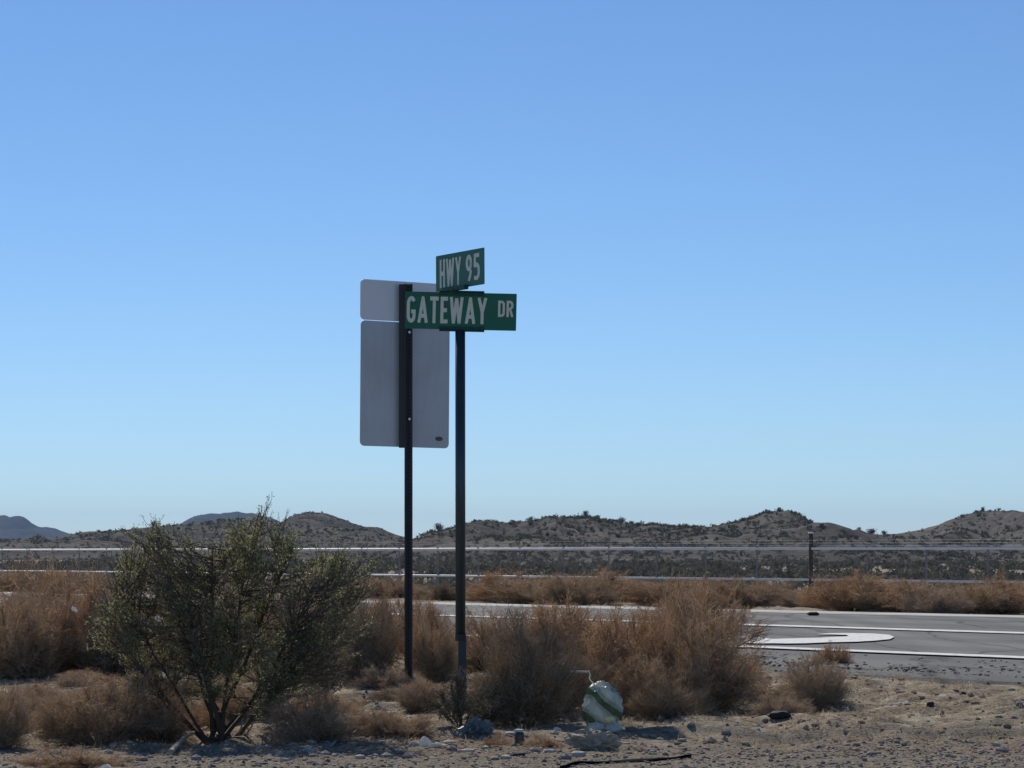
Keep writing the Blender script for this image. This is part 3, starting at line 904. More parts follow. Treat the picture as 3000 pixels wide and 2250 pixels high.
post_me = bpy.data.meshes.new('fence_post'); bm.to_mesh(post_me); bm.free(); post_me.materials.append(M['galv_dark'])
bm = bmesh.new()
add_tube(bm, (0, 0, 0.03), (-RN[0] * 0.34, -RN[1] * 0.34, 0.36), 0.017, seg=6)
add_box(bm, 0, 0, 0.02, 0.075, 0.075, 0.05)
arm_me = bpy.data.meshes.new('barbed_wire_arm'); bm.to_mesh(arm_me); bm.free(); arm_me.materials.append(M['galv_dark'])
for i in range(-11, 35):
    t = i * 3.05
    if i == 0: continue
    p = fence_pt(t, TOP) - fence.location
    o = link('post', post_me, fence, p)
    a = link('barbed_wire_arm', arm_me, o)
# tall dark terminal post
bm = bmesh.new()
add_box(bm, 0, 0, 0.05, 0.15, 0.15, 3.1, 0.01)
o = bm_obj('terminal_post', bm, M['dark_wood'], fence, fence_pt(0, 0.12) - fence.location)
o['label'] = 'tall dark terminal post rising above the rails'
bm = bmesh.new(); add_box(bm, 0, 0, 1.63, 0.19, 0.19, 0.05, 0.01)
bm_obj('post_cap', bm, M['galv'], o)
# fabric: two sets of slanting wires
A, B = [], []
t = T0
Hf = TOP - (BOT + 0.05)
for t in np.arange(T0, T1 - Hf, 0.09):
    a0 = fence_pt(t, BOT + 0.05, 0.035); a1 = fence_pt(t + Hf, TOP, 0.035)
    b0 = fence_pt(t + Hf, BOT + 0.05, 0.041); b1 = fence_pt(t, TOP, 0.041)
    A += [a0, b0]; B += [a1, b1]
A = np.array(A); B = np.array(B); n = len(A)
V, Fc, at, av = prisms([A, B, np.full(n, .0018), np.full(n, .0018), np.zeros(n), np.zeros(n), np.zeros(n)])
me = mesh_np('chain_link_mesh', V, Fc, M['galv_dark'])
o = link('chain_link_mesh', me, fence); o.matrix_parent_inverse = Matrix.Translation(-fence.location); o['kind'] = 'stuff'

# ------------------------------------------------------------------ the two signs
def metal_dark(name, col, rough=0.5):
    k = Mat(name)
    nz = k.noise(9, 5, 0.7, stretch=(1, 1, 0.25))
    c = k.ramp(nz, [(0.3, tuple(x * 0.6 for x in col)), (0.6, col), (0.8, (col[0] * 1.5 + 0.03, col[1] * 1.2 + 0.012, col[2] * 1.1))])
    return k.bsdf(c, rough, 0.35, 0.5)
M['post'] = metal_dark('dark_post_metal', (0.045, 0.072, 0.085), 0.38)
M['post2'] = metal_dark('brown_post_metal', (0.05, 0.052, 0.06), 0.5)
def green_mat():
    k = Mat('green_sign_sheeting')
    nz = k.noise(5, 5, 0.6)
    c = k.ramp(nz, [(0.3, (0.002, 0.125, 0.066)), (0.7, (0.002, 0.165, 0.085))])
    return k.bsdf(c, 0.42, 0, 0.5)
M['green'] = green_mat()
def lett_mat():
    k = Mat('white_reflective_letters')
    nz = k.noise(30, 4, 0.7)
    c = k.ramp(nz, [(0.3, (0.70, 0.74, 0.60)), (0.7, (0.86, 0.88, 0.74))])
    return k.bsdf(c, 0.5, 0, 0.5)
M['letter'] = lett_mat()
M['bracket'] = plain('green_painted_bracket', (0.008, 0.07, 0.048), 0.5, 0.1, 0.4, 0.35, 30)
def alu(name, a, b, rough, metal):
    k = Mat(name)
    n1 = k.noise(3.5, 6, 0.65); n2 = k.noise(26, 3, 0.6, stretch=(1, 1, 0.15))
    n3 = k.noise(1.3, 3, 0.5)
    nn = k.math('MULTIPLY_ADD', n2, 0.22, k.math('MULTIPLY', n1, 0.48))
    nn = k.math('MULTIPLY_ADD', n3, 0.30, nn)
    c = k.ramp(nn, [(0.35, a), (0.65, b)])
    return k.bsdf(c, rough, metal, 0.5, bump=n1, bump_d=0.002, bump_s=0.4)
M['alu'] = alu('dull_aluminium', (0.50, 0.53, 0.55), (0.62, 0.65, 0.68), 0.6, 0.25)
M['alu_light'] = alu('bright_aluminium', (0.78, 0.78, 0.78), (0.86, 0.86, 0.86), 0.5, 0.2)

def rounded_plate(bm, w_, h_, t_, r_, cz=0.0, seg=5):
    """plate in the XZ plane, centred, thickness along y"""
    pts = []
    for (sx, sz, a0) in ((1, 1, 0), (-1, 1, 90), (-1, -1, 180), (1, -1, 270)):
        for i in range(seg + 1):
            a = math.radians(a0 + 90 * i / seg)
            pts.append((sx * (w_ / 2 - r_) + r_ * math.cos(a), sz * (h_ / 2 - r_) + r_ * math.sin(a)))
    f = [bm.verts.new((x, -t_ / 2, z + cz)) for x, z in pts]
    b = [bm.verts.new((x, t_ / 2, z + cz)) for x, z in pts]
    bm.faces.new(f); bm.faces.new(b[::-1])
    n = len(pts)
    for i in range(n):
        j = (i + 1) % n
        bm.faces.new([f[j], f[i], b[i], b[j]])
    bmesh.ops.recalc_face_normals(bm, faces=bm.faces)

def arc(cx, cy, rx, ry, a0, a1, n=9):
    return [(cx + rx * math.cos(math.radians(a0 + (a1 - a0) * i / n)), cy + ry * math.sin(math.radians(a0 + (a1 - a0) * i / n))) for i in range(n + 1)]
S_ = 0.075   # half stroke
GLYPH = {   # width, strokes as centre lines in units of the letter height
    'G': (0.44, [arc(0.22, 0.72, 0.145, 0.205, 25, 180) + arc(0.22, 0.28, 0.145, 0.205, 180, 360)[0:] + [(0.365, 0.40)], [(0.22, 0.42), (0.44, 0.42)]]),
    'A': (0.50, [[(0.065, 0), (0.25, 0.95)], [(0.435, 0), (0.25, 0.95)], [(0.12, 0.27), (0.38, 0.27)], [(0.19, 0.93), (0.31, 0.93)]]),
    'T': (0.42, [[(0, 0.925), (0.42, 0.925)], [(0.21, 0), (0.21, 0.86)]]),
    'E': (0.36, [[(0.075, 0), (0.075, 1)], [(0.14, 0.925), (0.36, 0.925)], [(0.14, 0.5), (0.32, 0.5)], [(0.14, 0.075), (0.36, 0.075)]]),
    'W': (0.66, [[(0.065, 1), (0.19, 0.02)], [(0.19, 0.02), (0.33, 0.95)], [(0.33, 0.95), (0.47, 0.02)], [(0.47, 0.02), (0.595, 1)], [(0.13, 0.05), (0.25, 0.05)], [(0.41, 0.05), (0.53, 0.05)]]),
    'Y': (0.48, [[(0.07, 1), (0.24, 0.44)], [(0.41, 1), (0.24, 0.44)], [(0.24, 0), (0.24, 0.48)]]),
    'D': (0.44, [[(0.075, 0), (0.075, 1)], [(0.14, 0.925)] + arc(0.20, 0.76, 0.165, 0.165, 90, 0) + arc(0.20, 0.24, 0.165, 0.165, 0, -90) + [(0.14, 0.075)]]),
    'R': (0.44, [[(0.075, 0), (0.075, 1)], [(0.14, 0.925), (0.20, 0.925)] + arc(0.22, 0.715, 0.145, 0.21, 90, -90) + [(0.14, 0.505)], [(0.22, 0.50), (0.375, 0)]]),
    'H': (0.44, [[(0.075, 0), (0.075, 1)], [(0.365, 0), (0.365, 1)], [(0.14, 0.5), (0.30, 0.5)]]),
    '9': (0.42, [arc(0.21, 0.69, 0.135, 0.235, 0, 360, 18), arc(0.21, 0.60, 0.135, 0.10, 0, 0, 1)[:1] + [(0.345, 0.62), (0.335, 0.38), (0.29, 0.20), (0.20, 0.0)]]),
    '5': (0.42, [[(0.38, 0.925), (0.09, 0.925)], [(0.10, 0.99), (0.08, 0.50)], [(0.09, 0.55)] + arc(0.21, 0.33, 0.14, 0.255, 120, -90, 10) + [(0.04, 0.10)]]),
}
def text_mesh(txt, height, width, bold=0.0):
    bm = bmesh.new()
    x0 = 0.0; k = 0
    polys = []
    for ch in txt:
        w_, strokes = GLYPH[ch]
        for st in strokes:
            pts = [Vector((x + x0, y)) for i, (x, y) in enumerate(st)]
            q = [pts[0]]
            for p_ in pts[1:]:
                if (p_ - q[-1]).length > 1e-4: q.append(p_)
            polys.append(q)
        x0 += w_ + 0.10
    tot = x0 - 0.10
    for q in polys:
        k += 1
        L_, R_ = [], []
        for i, p_ in enumerate(q):
            d0 = (q[i] - q[i - 1]).normalized() if i > 0 else (q[1] - q[0]).normalized()
            d1 = (q[i + 1] - q[i]).normalized() if i < len(q) - 1 else d0
            n0 = Vector((-d0.y, d0.x)); n1 = Vector((-d1.y, d1.x))
            m = (n0 + n1)
            m = m.normalized() if m.length > 1e-6 else n0
            s_ = S_ / max(0.5, m.dot(n0))
            L_.append(p_ + m * s_); R_.append(p_ - m * s_)
        yy = -0.0003 - 0.00003 * k
        def mk(c): return bm.verts.new((c.x / tot * width, yy, min(max(c.y, 0), 1.0) * height))
        Lv = [mk(c) for c in L_]; Rv = [mk(c) for c in R_]
        for i in range(len(q) - 1):
            try: bm.faces.new([Rv[i], Rv[i + 1], Lv[i + 1], Lv[i]])
            except ValueError: pass
    bmesh.ops.recalc_face_normals(bm, faces=bm.faces)
    me = bpy.data.meshes.new('lettering'); bm.to_mesh(me); bm.free()
    me.materials.append(M['letter'])
    return me

DS = 19.5; KS = F / DS
sign = empty('street_name_sign', (P(1350, 2060, DS).x, DS, float(terrain(P(1350, 2060, DS).x, DS))))
tag(sign, 'street name post with crossed green blades reading GATEWAY DR and HWY 95', 'street sign')
sz0 = sign.location.z
def zs(py): return CAMZ + (HZ - py) / KS - sz0
bm = bmesh.new(); add_tube(bm, (-0.002, 0, zs(1868)), (-0.004, 0, zs(968)), 0.0335, seg=20)
bm_obj('pole', bm, M['post'], sign, smooth=False)
for p_ in sign.children[-1].data.polygons: p_.use_smooth = abs(p_.normal.z) < 0.9
bm = bmesh.new(); add_box(bm, 0.010, 0, (zs(1862) - 0.25) / 2, 0.054, 0.054, zs(1862) + 0.25, 0.004)
bm_obj('ground_sleeve', bm, M['post'], sign)
bm = bmesh.new(); add_tube(bm, (0, 0, zs(1878)), (0, 0, zs(1858)), 0.037, seg=20)
bm_obj('collar', bm, M['post2'], sign)
# lower blade
bl = empty('blade_dummy', (0, 0, 0)); bpy.data.objects.remove(bl)
bm = bmesh.new(); rounded_plate(bm, 326 / KS, 108.5 / KS, 0.004, 0.006)
blade = bm_obj('blade', bm, M['green'], sign, (0.0, -0.012, zs(912)))
blade.rotation_euler = (0, math.radians(1.25), 0)
blade['label'] = 'green blade reading GATEWAY DR'
def on_blade(b, name, s, x0, x1, y0, y1, cx, cy, kx=1.0, bold=0.02):
    """pixel box of the text on a blade with centre cx, cy"""
    me = text_mesh(s, (y1 - y0) / KS, (x1 - x0) / KS * kx, bold)
    o = link(name, me, b, ((x0 - cx) / KS * kx, -0.0026, (cy - y1) / KS))
    return o
on_blade(blade, 'lettering', 'GATEWAY', 1192, 1427, 871, 949, 1350, 912, bold=0.028)
on_blade(blade, 'lettering', 'DR', 1459, 1504, 878.5, 926.5, 1350, 912, bold=0.028)
# upper blade, turned
bm = bmesh.new(); rounded_plate(bm, 0.61, 106 / KS, 0.004, 0.006)
blade2 = bm_obj('blade', bm, M['green'], sign, ((1347.5 - 1350) / KS, 0.0, zs(791)))
blade2.rotation_euler = (0, math.radians(-0.6), math.radians(-57.4))
blade2['label'] = 'green blade reading HWY 95'
kx = 0.61 / (145 / KS)
on_blade(blade2, 'lettering', 'HWY', 1287, 1352, 754, 838, 1347.5, 794, kx, bold=0.03)
on_blade(blade2, 'lettering', '95', 1366, 1408, 751, 829, 1347.5, 791, kx, bold=0.03)
# brackets
bm = bmesh.new()
add_box(bm, 0, -0.018, 0, 0.300, 0.004, 0.022, 0.001); add_box(bm, 0, 0.004, 0, 0.300, 0.006, 0.030, 0.001); add_box(bm, 0, -0.008, -0.018, 0.300, 0.030, 0.008, 0.001)
b = bm_obj('blade_bracket', bm, M['bracket'], sign, ((1353 - 1350) / KS, 0, zs(962))); b.rotation_euler = (0, math.radians(1.25), 0)
bm = bmesh.new()
add_box(bm, 0, -0.018, 0, 0.300, 0.004, 0.022, 0.001); add_box(bm, 0, 0.004, 0, 0.300, 0.006, 0.030, 0.001); add_box(bm, 0, -0.008, 0.018, 0.300, 0.030, 0.008, 0.001)
b = bm_obj('blade_bracket', bm, M['bracket'], sign, ((1353 - 1350) / KS, 0, zs(862))); b.rotation_euler = (0, math.radians(1.25), 0)
bm = bmesh.new()
add_box(bm, 0, 0, 0, 0.29, 0.034, 0.030, 0.003)
add_tube(bm, (0, 0, -0.035), (0, 0, 0), 0.022, seg=12)
b = bm_obj('cross_bracket', bm, M['bracket'], sign, ((1333 - 1350) / KS, 0, zs(845))); b.rotation_euler = (0, 0, math.radians(-57.4))
for bx in (1295, 1411):
    for by in (864, 962):
        bm = bmesh.new(); add_tube(bm, (0, -0.004, 0), (0, 0, 0), 0.006, seg=8)
        bm_obj('bolt', bm, M['post'], sign, ((bx - 1350) / KS, -0.023, zs(by) - (bx - 1353) / KS * 0.0218))

# rear sign, seen from behind
M['black_hole'] = plain('hole_shadow', (0.008, 0.008, 0.008), 1.0)
DR_ = 21.3; KR = F / DR_
px0 = 1197.0
rsg = empty('road_sign', (P(px0, 0, DR_).x, DR_, float(terrain(P(px0, 0, DR_).x, DR_))))
tag(rsg, 'road sign seen from behind, tall grey metal panel under a short one', 'road sign')
rz0 = rsg.location.z
def zr(py): return CAMZ + (HZ - py) / KR - rz0
bm = bmesh.new()
# u channel post: web and two flanges, open to the camera side
ztop, zbot = zr(832), -0.35
hh = ztop - zbot; zc = (ztop + zbot) / 2
add_box(bm, 0, 0.014, zc, 0.034, 0.005, hh)
add_box(bm, -0.0185, 0.000, zc, 0.004, 0.030, hh); add_box(bm, 0.0185, 0.000, zc, 0.004, 0.030, hh)
add_box(bm, -0.0245, -0.0165, zc, 0.010, 0.004, hh); add_box(bm, 0.0245, -0.0165, zc, 0.010, 0.004, hh)
bm_obj('post', bm, M['post2'], rsg)
bm = bmesh.new()
z = 0.12
while z < ztop - 0.02:
    r = bmesh.ops.create_circle(bm, cap_ends=True, segments=8, radius=0.0055)
    for v in r['verts']: v.co = Vector((v.co.x, 0.0108, v.co.y + z))
    z += 0.0254
for f in bm.faces:
    f.normal_update()
    if f.normal.y > 0: f.normal_flip()
o = bm_obj('punched_holes', bm, M['black_hole'], rsg)
bm = bmesh.new()
add_box(bm, 0, 0, (zr(832) + zr(1312)) / 2, 0.044, 0.026, zr(832) - zr(1312), 0.003)
b = bm_obj('backing_channel', bm, M['post2'], rsg, (-0.048, 0.004, 0))
ang = math.radians(31)
pcx = (1186 - px0) / KR
def panel(name, ytop, ybot, mat, label, rr=0.034):
    bm = bmesh.new(); rounded_plate(bm, 0.738, (ybot - ytop) / KR, 0.003, rr)
    o = bm_obj(name, bm, mat, rsg, (pcx, 0.062, (zr(ytop) + zr(ybot)) / 2))
    o.rotation_euler = (0, math.radians(0.5), ang)
    o['label'] = label
    return o
p1 = panel('upper_panel', 823, 941, M['alu_light'], 'short lighter upper sign panel, back side')
p2 = panel('lower_panel', 943, 1309, M['alu'], 'tall dull grey sign panel, back side')
for by in (870, 974, 1228):
    bm = bmesh.new(); add_tube(bm, (0, -0.010, 0), (0, 0.004, 0), 0.010, seg=6)
    bm_obj('bolt', bm, M['galv'], rsg, (0.008 if by != 870 else 0.004, -0.02, zr(by)))
bm = bmesh.new(); bmesh.ops.create_circle(bm, cap_ends=True, segments=16, radius=1)
for v in bm.verts: v.co = Vector((v.co.x * 0.032, 0, v.co.y * 0.017))
M['sticker'] = plain('dark_sticker', (0.13, 0.12, 0.11), 0.6)
o = bm_obj('sticker', bm, M['sticker'], p2, (0.285, -0.0022, -0.385)); 

# ------------------------------------------------------------------ litter and stones
def crumple(name, p, sx, sy, sz, mat, label, cat, seed, sub=3, amp=0.28, rz=0.0, group=None, sharp=True, lift=0.9, fine=0.0):
    bm = bmesh.new(); bmesh.ops.create_icosphere(bm, subdivisions=sub, radius=1)
    off = Vector((seed * 3.17, seed * 1.31, seed * 7.7))
    fq = 1.5 if fine == 0 else 2.0
    for v in bm.verts:
        c = v.co.copy()
        wv = mnoise.noise_vector(c * 1.1 + off) * 0.5
        r = mnoise.ridged_multi_fractal(c * fq + wv * 1.5 + off, 0.8, 2.1, 5 if fine > 0.6 else 3, 0.9, 2.0)
        k_ = 1 - amp + amp * 0.95 * r
        c = c * k_ + wv * amp * 0.8
        v.co = Vector((c.x * sx, c.y * sy, max(c.z, -0.75) * sz))
    o = bm_obj(name, bm, mat, None, (p.x, p.y, float(terrain(p.x, p.y)) + sz * 0.75 * lift - 0.004), smooth=not sharp)
    o.rotation_euler = (0, 0, rz)
    tag(o, label, cat, group)
    return o

def thin_mat(name, col, tr, var=0.1):
    k = Mat(name); nz = k.noise(30, 3)
    c = k.ramp(nz, [(0.3, tuple(x * (1 - var) for x in col)), (0.7, col)])
    return k.bsdf(c, 0.45, 0, 0.5, transl=tr)
M['white_plastic'] = thin_mat('white_plastic', (0.85, 0.86, 0.83), 0.45)
M['paper'] = plain('white_paper', (0.80, 0.79, 0.75), 0.85, var=0.08, transl=0.3)
M['grey_rag'] = plain('dusty_rag', (0.38, 0.34, 0.26), 0.95, var=0.3, scale=14, bump=0.01)
M['blue_plastic'] = thin_mat('blue_grey_plastic', (0.26, 0.33, 0.37), 0.35, 0.5)
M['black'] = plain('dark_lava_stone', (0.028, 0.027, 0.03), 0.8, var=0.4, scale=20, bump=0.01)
M['stone'] = plain('grey_brown_stone', (0.27, 0.25, 0.23), 0.9, var=0.35, scale=10, bump=0.01)
M['stone_pale'] = plain('pale_stone', (0.50, 0.46, 0.39), 0.9, var=0.2, scale=12, bump=0.01)
M['stick'] = plain('bleached_wood', (0.36, 0.32, 0.26), 0.9, var=0.3, scale=25)
M['pink'] = plain('faded_pink_card', (0.62, 0.50, 0.46), 0.8, var=0.1)
M['dark_can'] = plain('dark_bottle_glass', (0.035, 0.05, 0.055), 0.25, 0, 0.6, 0.2)
M['cyan'] = plain('pale_teal_plastic', (0.40, 0.58, 0.55), 0.5)
M['yellow'] = plain('yellow_plastic', (0.75, 0.74, 0.38), 0.6)

# striped bag
def striped():
    k = Mat('green_white_film')
    tc = k.n("ShaderNodeTexCoord"); mp = k.n("ShaderNodeMapping")
    mp.inputs['Rotation'].default_value = (0, math.radians(50), 0)
    k.l(tc.outputs['Object'], mp.inputs[0])
    wv = k.n("ShaderNodeTexWave"); wv.bands_direction = 'X'
    wv.inputs['Scale'].default_value = 2.5; wv.inputs['Distortion'].default_value = 1.6; wv.inputs['Detail'].default_value = 3; wv.inputs['Detail Scale'].default_value = 3
    wv.inputs['Phase Offset'].default_value = 2.0
    k.l(mp.outputs[0], wv.inputs['Vector'])
    c = k.ramp(wv.outputs['Fac'], [(0.05, (0.78, 0.82, 0.72)), (0.30, (0.60, 0.65, 0.58)), (0.50, (0.40, 0.45, 0.41)), (0.74, (0.48, 0.54, 0.47)), (0.88, (0.12, 0.17, 0.07))])
    cn = k.noise(26, 3, 0.6)
    return k.bsdf(c, 0.35, 0.0, 0.5, bump=cn, bump_d=0.012, bump_s=0.8, transl=0.45)
M['film'] = striped()
pb = G(1765, 2150)
bag = crumple('striped_bag', pb, 0.112, 0.08, 0.150, M['film'], 'puffed green and white striped plastic bag standing under the brown bush', 'plastic bag', 77, sub=5, amp=0.24, sharp=False, lift=1.4, rz=0.2, fine=0.5)
bm = bmesh.new()
prev = None
path = [Vector((-0.045, 0, 0.13)), Vector((-0.075, 0, 0.165)), Vector((-0.070, 0, 0.185)), Vector((-0.078, 0.0, 0.21))]
for a, b in zip(path[:-1], path[1:]): add_tube(bm, a, b, 0.004, 0.003, seg=6)
bm_obj('tied_end', bm, M['film'], bag)
for (x, z, s, sd) in ((-0.052, -0.098, 0.040, 3), (0.050, -0.100, 0.042, 4), (0.022, -0.055, 0.030, 5)):
    rng_ = np.random.default_rng(sd)
    bm = bmesh.new(); bmesh.ops.create_icosphere(bm, subdivisions=2, radius=s)
    for v in bm.verts: v.co = Vector((v.co.x * 1.2, v.co.y * 0.6, v.co.z * 0.62)) + Vector(rng_.normal(size=3) * s * 0.13)
    bm_obj('bag_fold', bm, M['white_plastic'] if sd != 5 else M['yellow'], bag, (x, -0.070, z))
crumple('crumpled_rag', G(1742, 2203), 0.125, 0.08, 0.062, M['grey_rag'], 'dusty grey crumpled rag lying in front of the striped bag', 'rag', 12, sub=4, amp=0.5, fine=1.0)
crumple('plastic_bag', G(1398, 2172), 0.085, 0.06, 0.055, M['blue_plastic'], 'blue grey torn plastic bag at the gravel edge right of the street name post', 'plastic bag', 13, sub=4, amp=0.65, fine=1.0)
crumple('crumpled_paper', G(1245, 2196), 0.030, 0.025, 0.032, M['paper'], 'white crumpled paper on the tan soil below the rear sign post', 'paper', 14, amp=0.4)
crumple('paper_scrap', G(1275, 2198), 0.036, 0.02, 0.014, M['paper'], 'flat white scrap touching the crumpled paper below the rear sign post', 'paper', 15, amp=0.4)
crumple('paper_wad', G(1633, 2152), 0.026, 0.022, 0.022, M['paper'], 'small cream paper wad between the dark bottle and the rag', 'paper', 16, amp=0.4)
crumple('plastic_bag', G(2640, 2092), 0.068, 0.04, 0.022, M['white_plastic'], 'white shredded plastic bag flat on the verge at the right', 'plastic bag', 17, sub=4, amp=0.7, fine=1.0)
crumple('stone', G(2283, 2124), 0.075, 0.05, 0.030, M['black'], 'black flat stone under the pale grey weed right of the tall bushes', 'stone', 18, sub=2, amp=0.25)
crumple('stone', G(2726, 2103), 0.026, 0.02, 0.020, M['black'], 'black stone right of the shredded white bag', 'stone', 19, sub=2, amp=0.25)
crumple('stone', G(2822, 2086), 0.020, 0.018, 0.015, M['black'], 'small black stone furthest right on the tan verge', 'stone', 20, sub=2, amp=0.25)
crumple('plate', G(2898, 2038), 0.045, 0.03, 0.012, M['paper'], 'pale paper plate lying on the verge near the right edge', 'litter', 21, sub=2, amp=0.2)
crumple('paper_scrap', G(2270, 2170), 0.020, 0.015, 0.010, M['paper'], 'tiny white scrap on grey gravel below the black flat stone', 'paper', 22, sub=2)
crumple('paper_scrap', G(2384, 2078), 0.013, 0.013, 0.014, M['paper'], 'tiny white scrap under the mauve grey bush', 'paper', 23, sub=2)
crumple('yellow_scrap', G(2160, 2068), 0.022, 0.015, 0.024, M['yellow'], 'yellow plastic scrap low in the largest brown bush', 'litter', 24, sub=2)
crumple('plastic_cup', G(116, 1978), 0.025, 0.02, 0.018, M['paper'], 'whitish cup in the shade under the left brush', 'litter', 25, sub=2)
crumple('paper_scrap', G(10, 1945), 0.035, 0.02, 0.014, M['yellow'], 'yellowish scrap at the left picture edge under the brush', 'paper', 26, sub=2)
crumple('paper_scrap', G(838, 2022), 0.022, 0.012, 0.02, M['paper'], 'white scrap between the creosote bush and the reddish low brush', 'paper', 27, sub=2)
crumple('paper_scrap', G(1100, 2012), 0.018, 0.012, 0.016, M['paper'], 'white scrap at the foot of the grey twiggy bush, right one of two', 'paper', 28, sub=2)
crumple('paper_scrap', G(1081, 2004), 0.014, 0.012, 0.012, M['paper'], 'white scrap at the foot of the grey twiggy bush, left one of two', 'paper', 29, sub=2)
crumple('paper_scrap', G(1300, 2000), 0.022, 0.015, 0.02, M['stone_pale'], 'beige scrap low in the brush between the sign posts', 'paper', 30, sub=2)
crumple('stone', G(762, 2188), 0.036, 0.025, 0.018, M['stone_pale'], 'white flat stone right of the creosote stems on the gravel', 'stone', 31, sub=2)
crumple('stone', G(600, 2172), 0.030, 0.02, 0.016, M['stone_pale'], 'pale stone left of the creosote stems beside the broken branch', 'stone', 32, sub=2)
crumple('stone', G(2782, 1900), 0.01, 0.01, 0.01, M['stone_pale'], 'pale boulder among the brush beyond the highway at the right', 'stone', 33, sub=2)
o = bpy.data.objects[-1] if False else None
bl_ = [ob for ob in C.objects if ob.get('label', '').startswith('pale boulder')][0]
bl_.location = P(2775, 1772, 50); bl_.scale = (18, 14, 12)
bl_.location.z = 0.06
crumple('tyre_scrap', G(1515, 2216), 0.045, 0.03, 0.014, M['black'], 'dark chunk of tyre on the gravel below the dark bottle', 'debris', 34, sub=2)
crumple('tyre_scrap', G(2380, 1900), 0.04, 0.03, 0.02, M['black'], 'tiny dark scrap on the far lane of the highway', 'debris', 35, sub=2)
tb = [ob for ob in C.objects if ob.get('label', '').startswith('tiny dark scrap')][0]
q = G(2382, 1803, ROADZ); tb.location = (q.x, q.y, ROADZ + 0.02); tb.scale = (2.2, 2.2, 1.6)

for (x_, y_, w_, h_, sd, lb, mt) in ((180, 1940, .020, .014, 41, 'white scrap under the left brush, right of the whitish cup', 'paper'),
        (330, 1912, .018, .014, 42, 'beige scrap at the foot of the dark grey bush behind the creosote flank', 'stone_pale'),
        (350, 1985, .030, .008, 43, 'long pale scrap lying flat in the gap behind the lower left bushes', 'paper'),
        (1560, 2100, .020, .015, 44, 'grey paper scrap in the shade behind the dark bottle', 'stone_pale'),
        (2150, 2100, .030, .020, 45, 'beige paper scrap below the yellow plastic scrap', 'stone_pale'),
        (1235, 2148, .026, .010, 46, 'pale flat scrap among the small brown weeds before the rear post', 'paper'),
        (2585, 2052, .014, .010, 47, 'tiny white scrap above the shredded white bag', 'paper'),
        (820, 2216, .020, .016, 48, 'pale pointed scrap on gravel below the tan tumbleweed', 'stone_pale'),
        (1660, 2120, .022, .020, 49, 'dusty pale wad at the left foot of the striped bag', 'stone_pale'),
        (560, 2168, .026, .012, 50, 'white flake beside the broken grey branch', 'paper'),
        (2440, 2230, .014, .008, 51, 'tiny white flake on the grey gravel, bottom right', 'paper')):
    crumple('litter_scrap', G(x_, y_), w_, w_ * .7, h_, M[mt], lb, 'litter', sd, sub=2)
for (x_, y_, D_, lb) in ((218, 1785, 22.2, 'pale torn scrap caught high in the rust brown brush on the left'), (465, 1812, 17.0, 'white scrap snagged inside the left half of the creosote bush'),
                         (360, 1908, 20.5, 'beige torn scrap hanging low behind the left flank of the creosote bush'), (480, 1975, 16.6, 'straw coloured flake in the lower left of the creosote bush')):
    q = P(x_, y_, D_)
    o = crumple('snagged_scrap', q, .030, .012, .020, M['paper'], lb, 'litter', int(x_), sub=2, amp=.5)
    o.location = q; o.rotation_euler = (0.3, 0.6, 0.4)

# shadow of the street name blades, modelled as a dark strip on the gravel
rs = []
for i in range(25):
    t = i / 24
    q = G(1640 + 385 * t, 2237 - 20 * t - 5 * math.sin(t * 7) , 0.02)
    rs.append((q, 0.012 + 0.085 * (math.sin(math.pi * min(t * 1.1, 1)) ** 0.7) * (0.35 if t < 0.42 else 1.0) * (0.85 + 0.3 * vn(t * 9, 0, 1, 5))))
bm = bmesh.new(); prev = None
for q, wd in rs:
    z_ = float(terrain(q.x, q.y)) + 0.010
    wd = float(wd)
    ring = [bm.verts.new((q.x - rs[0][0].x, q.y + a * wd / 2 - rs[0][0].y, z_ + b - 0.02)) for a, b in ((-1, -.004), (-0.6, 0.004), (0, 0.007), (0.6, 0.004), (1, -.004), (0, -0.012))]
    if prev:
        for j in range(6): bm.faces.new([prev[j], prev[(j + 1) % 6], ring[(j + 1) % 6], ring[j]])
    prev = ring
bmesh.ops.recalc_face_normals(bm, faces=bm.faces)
M['shadow_black'] = plain('painted_blade_shadow', (0.010, 0.010, 0.013), 0.95, 0, 0.05, 0.3, 30)  # near black colour stands for the shade cast by the blades
tag(bm_obj('blade_shadow_strip', bm, M['shadow_black'], None, Vector((rs[0][0].x, rs[0][0].y, 0.02))), 'long black strip painted as the shadow of the street name blades, on the gravel below the striped bag', 'debris')

# cup with a dark mouth, bottom left
pc = G(308, 2262)
cup = empty('paper_cup', (pc.x, pc.y, float(terrain(pc.x, pc.y)) + 0.022)); tag(cup, 'white cup lying on its side with its dark mouth to the viewer, lower left', 'cup')
bm = bmesh.new()
n = 20; r_o, r_i = 0.026, 0.011
rings = [(r_i, 0.06, 0), (r_i, -0.002, 0), (r_o * .8, -0.006, 0), (r_o, 0.0, 0), (r_o * .8, 0.07, 0)]
prev = None
for (r, y, _) in rings:
    ring = [bm.verts.new((r * math.cos(2 * math.pi * i / n), y, r * math.sin(2 * math.pi * i / n))) for i in range(n)]
    if prev:
        for i in range(n): bm.faces.new([prev[i], prev[(i + 1) % n], ring[(i + 1) % n], ring[i]])
    prev = ring
bm.faces.new(prev)
bm_obj('shell', bm, M['white_plastic'], cup)
bm = bmesh.new(); add_tube(bm, (0, 0.03, 0), (0, 0.034, 0), 0.0105, seg=16); bm_obj('mouth', bm, M['black'], cup)

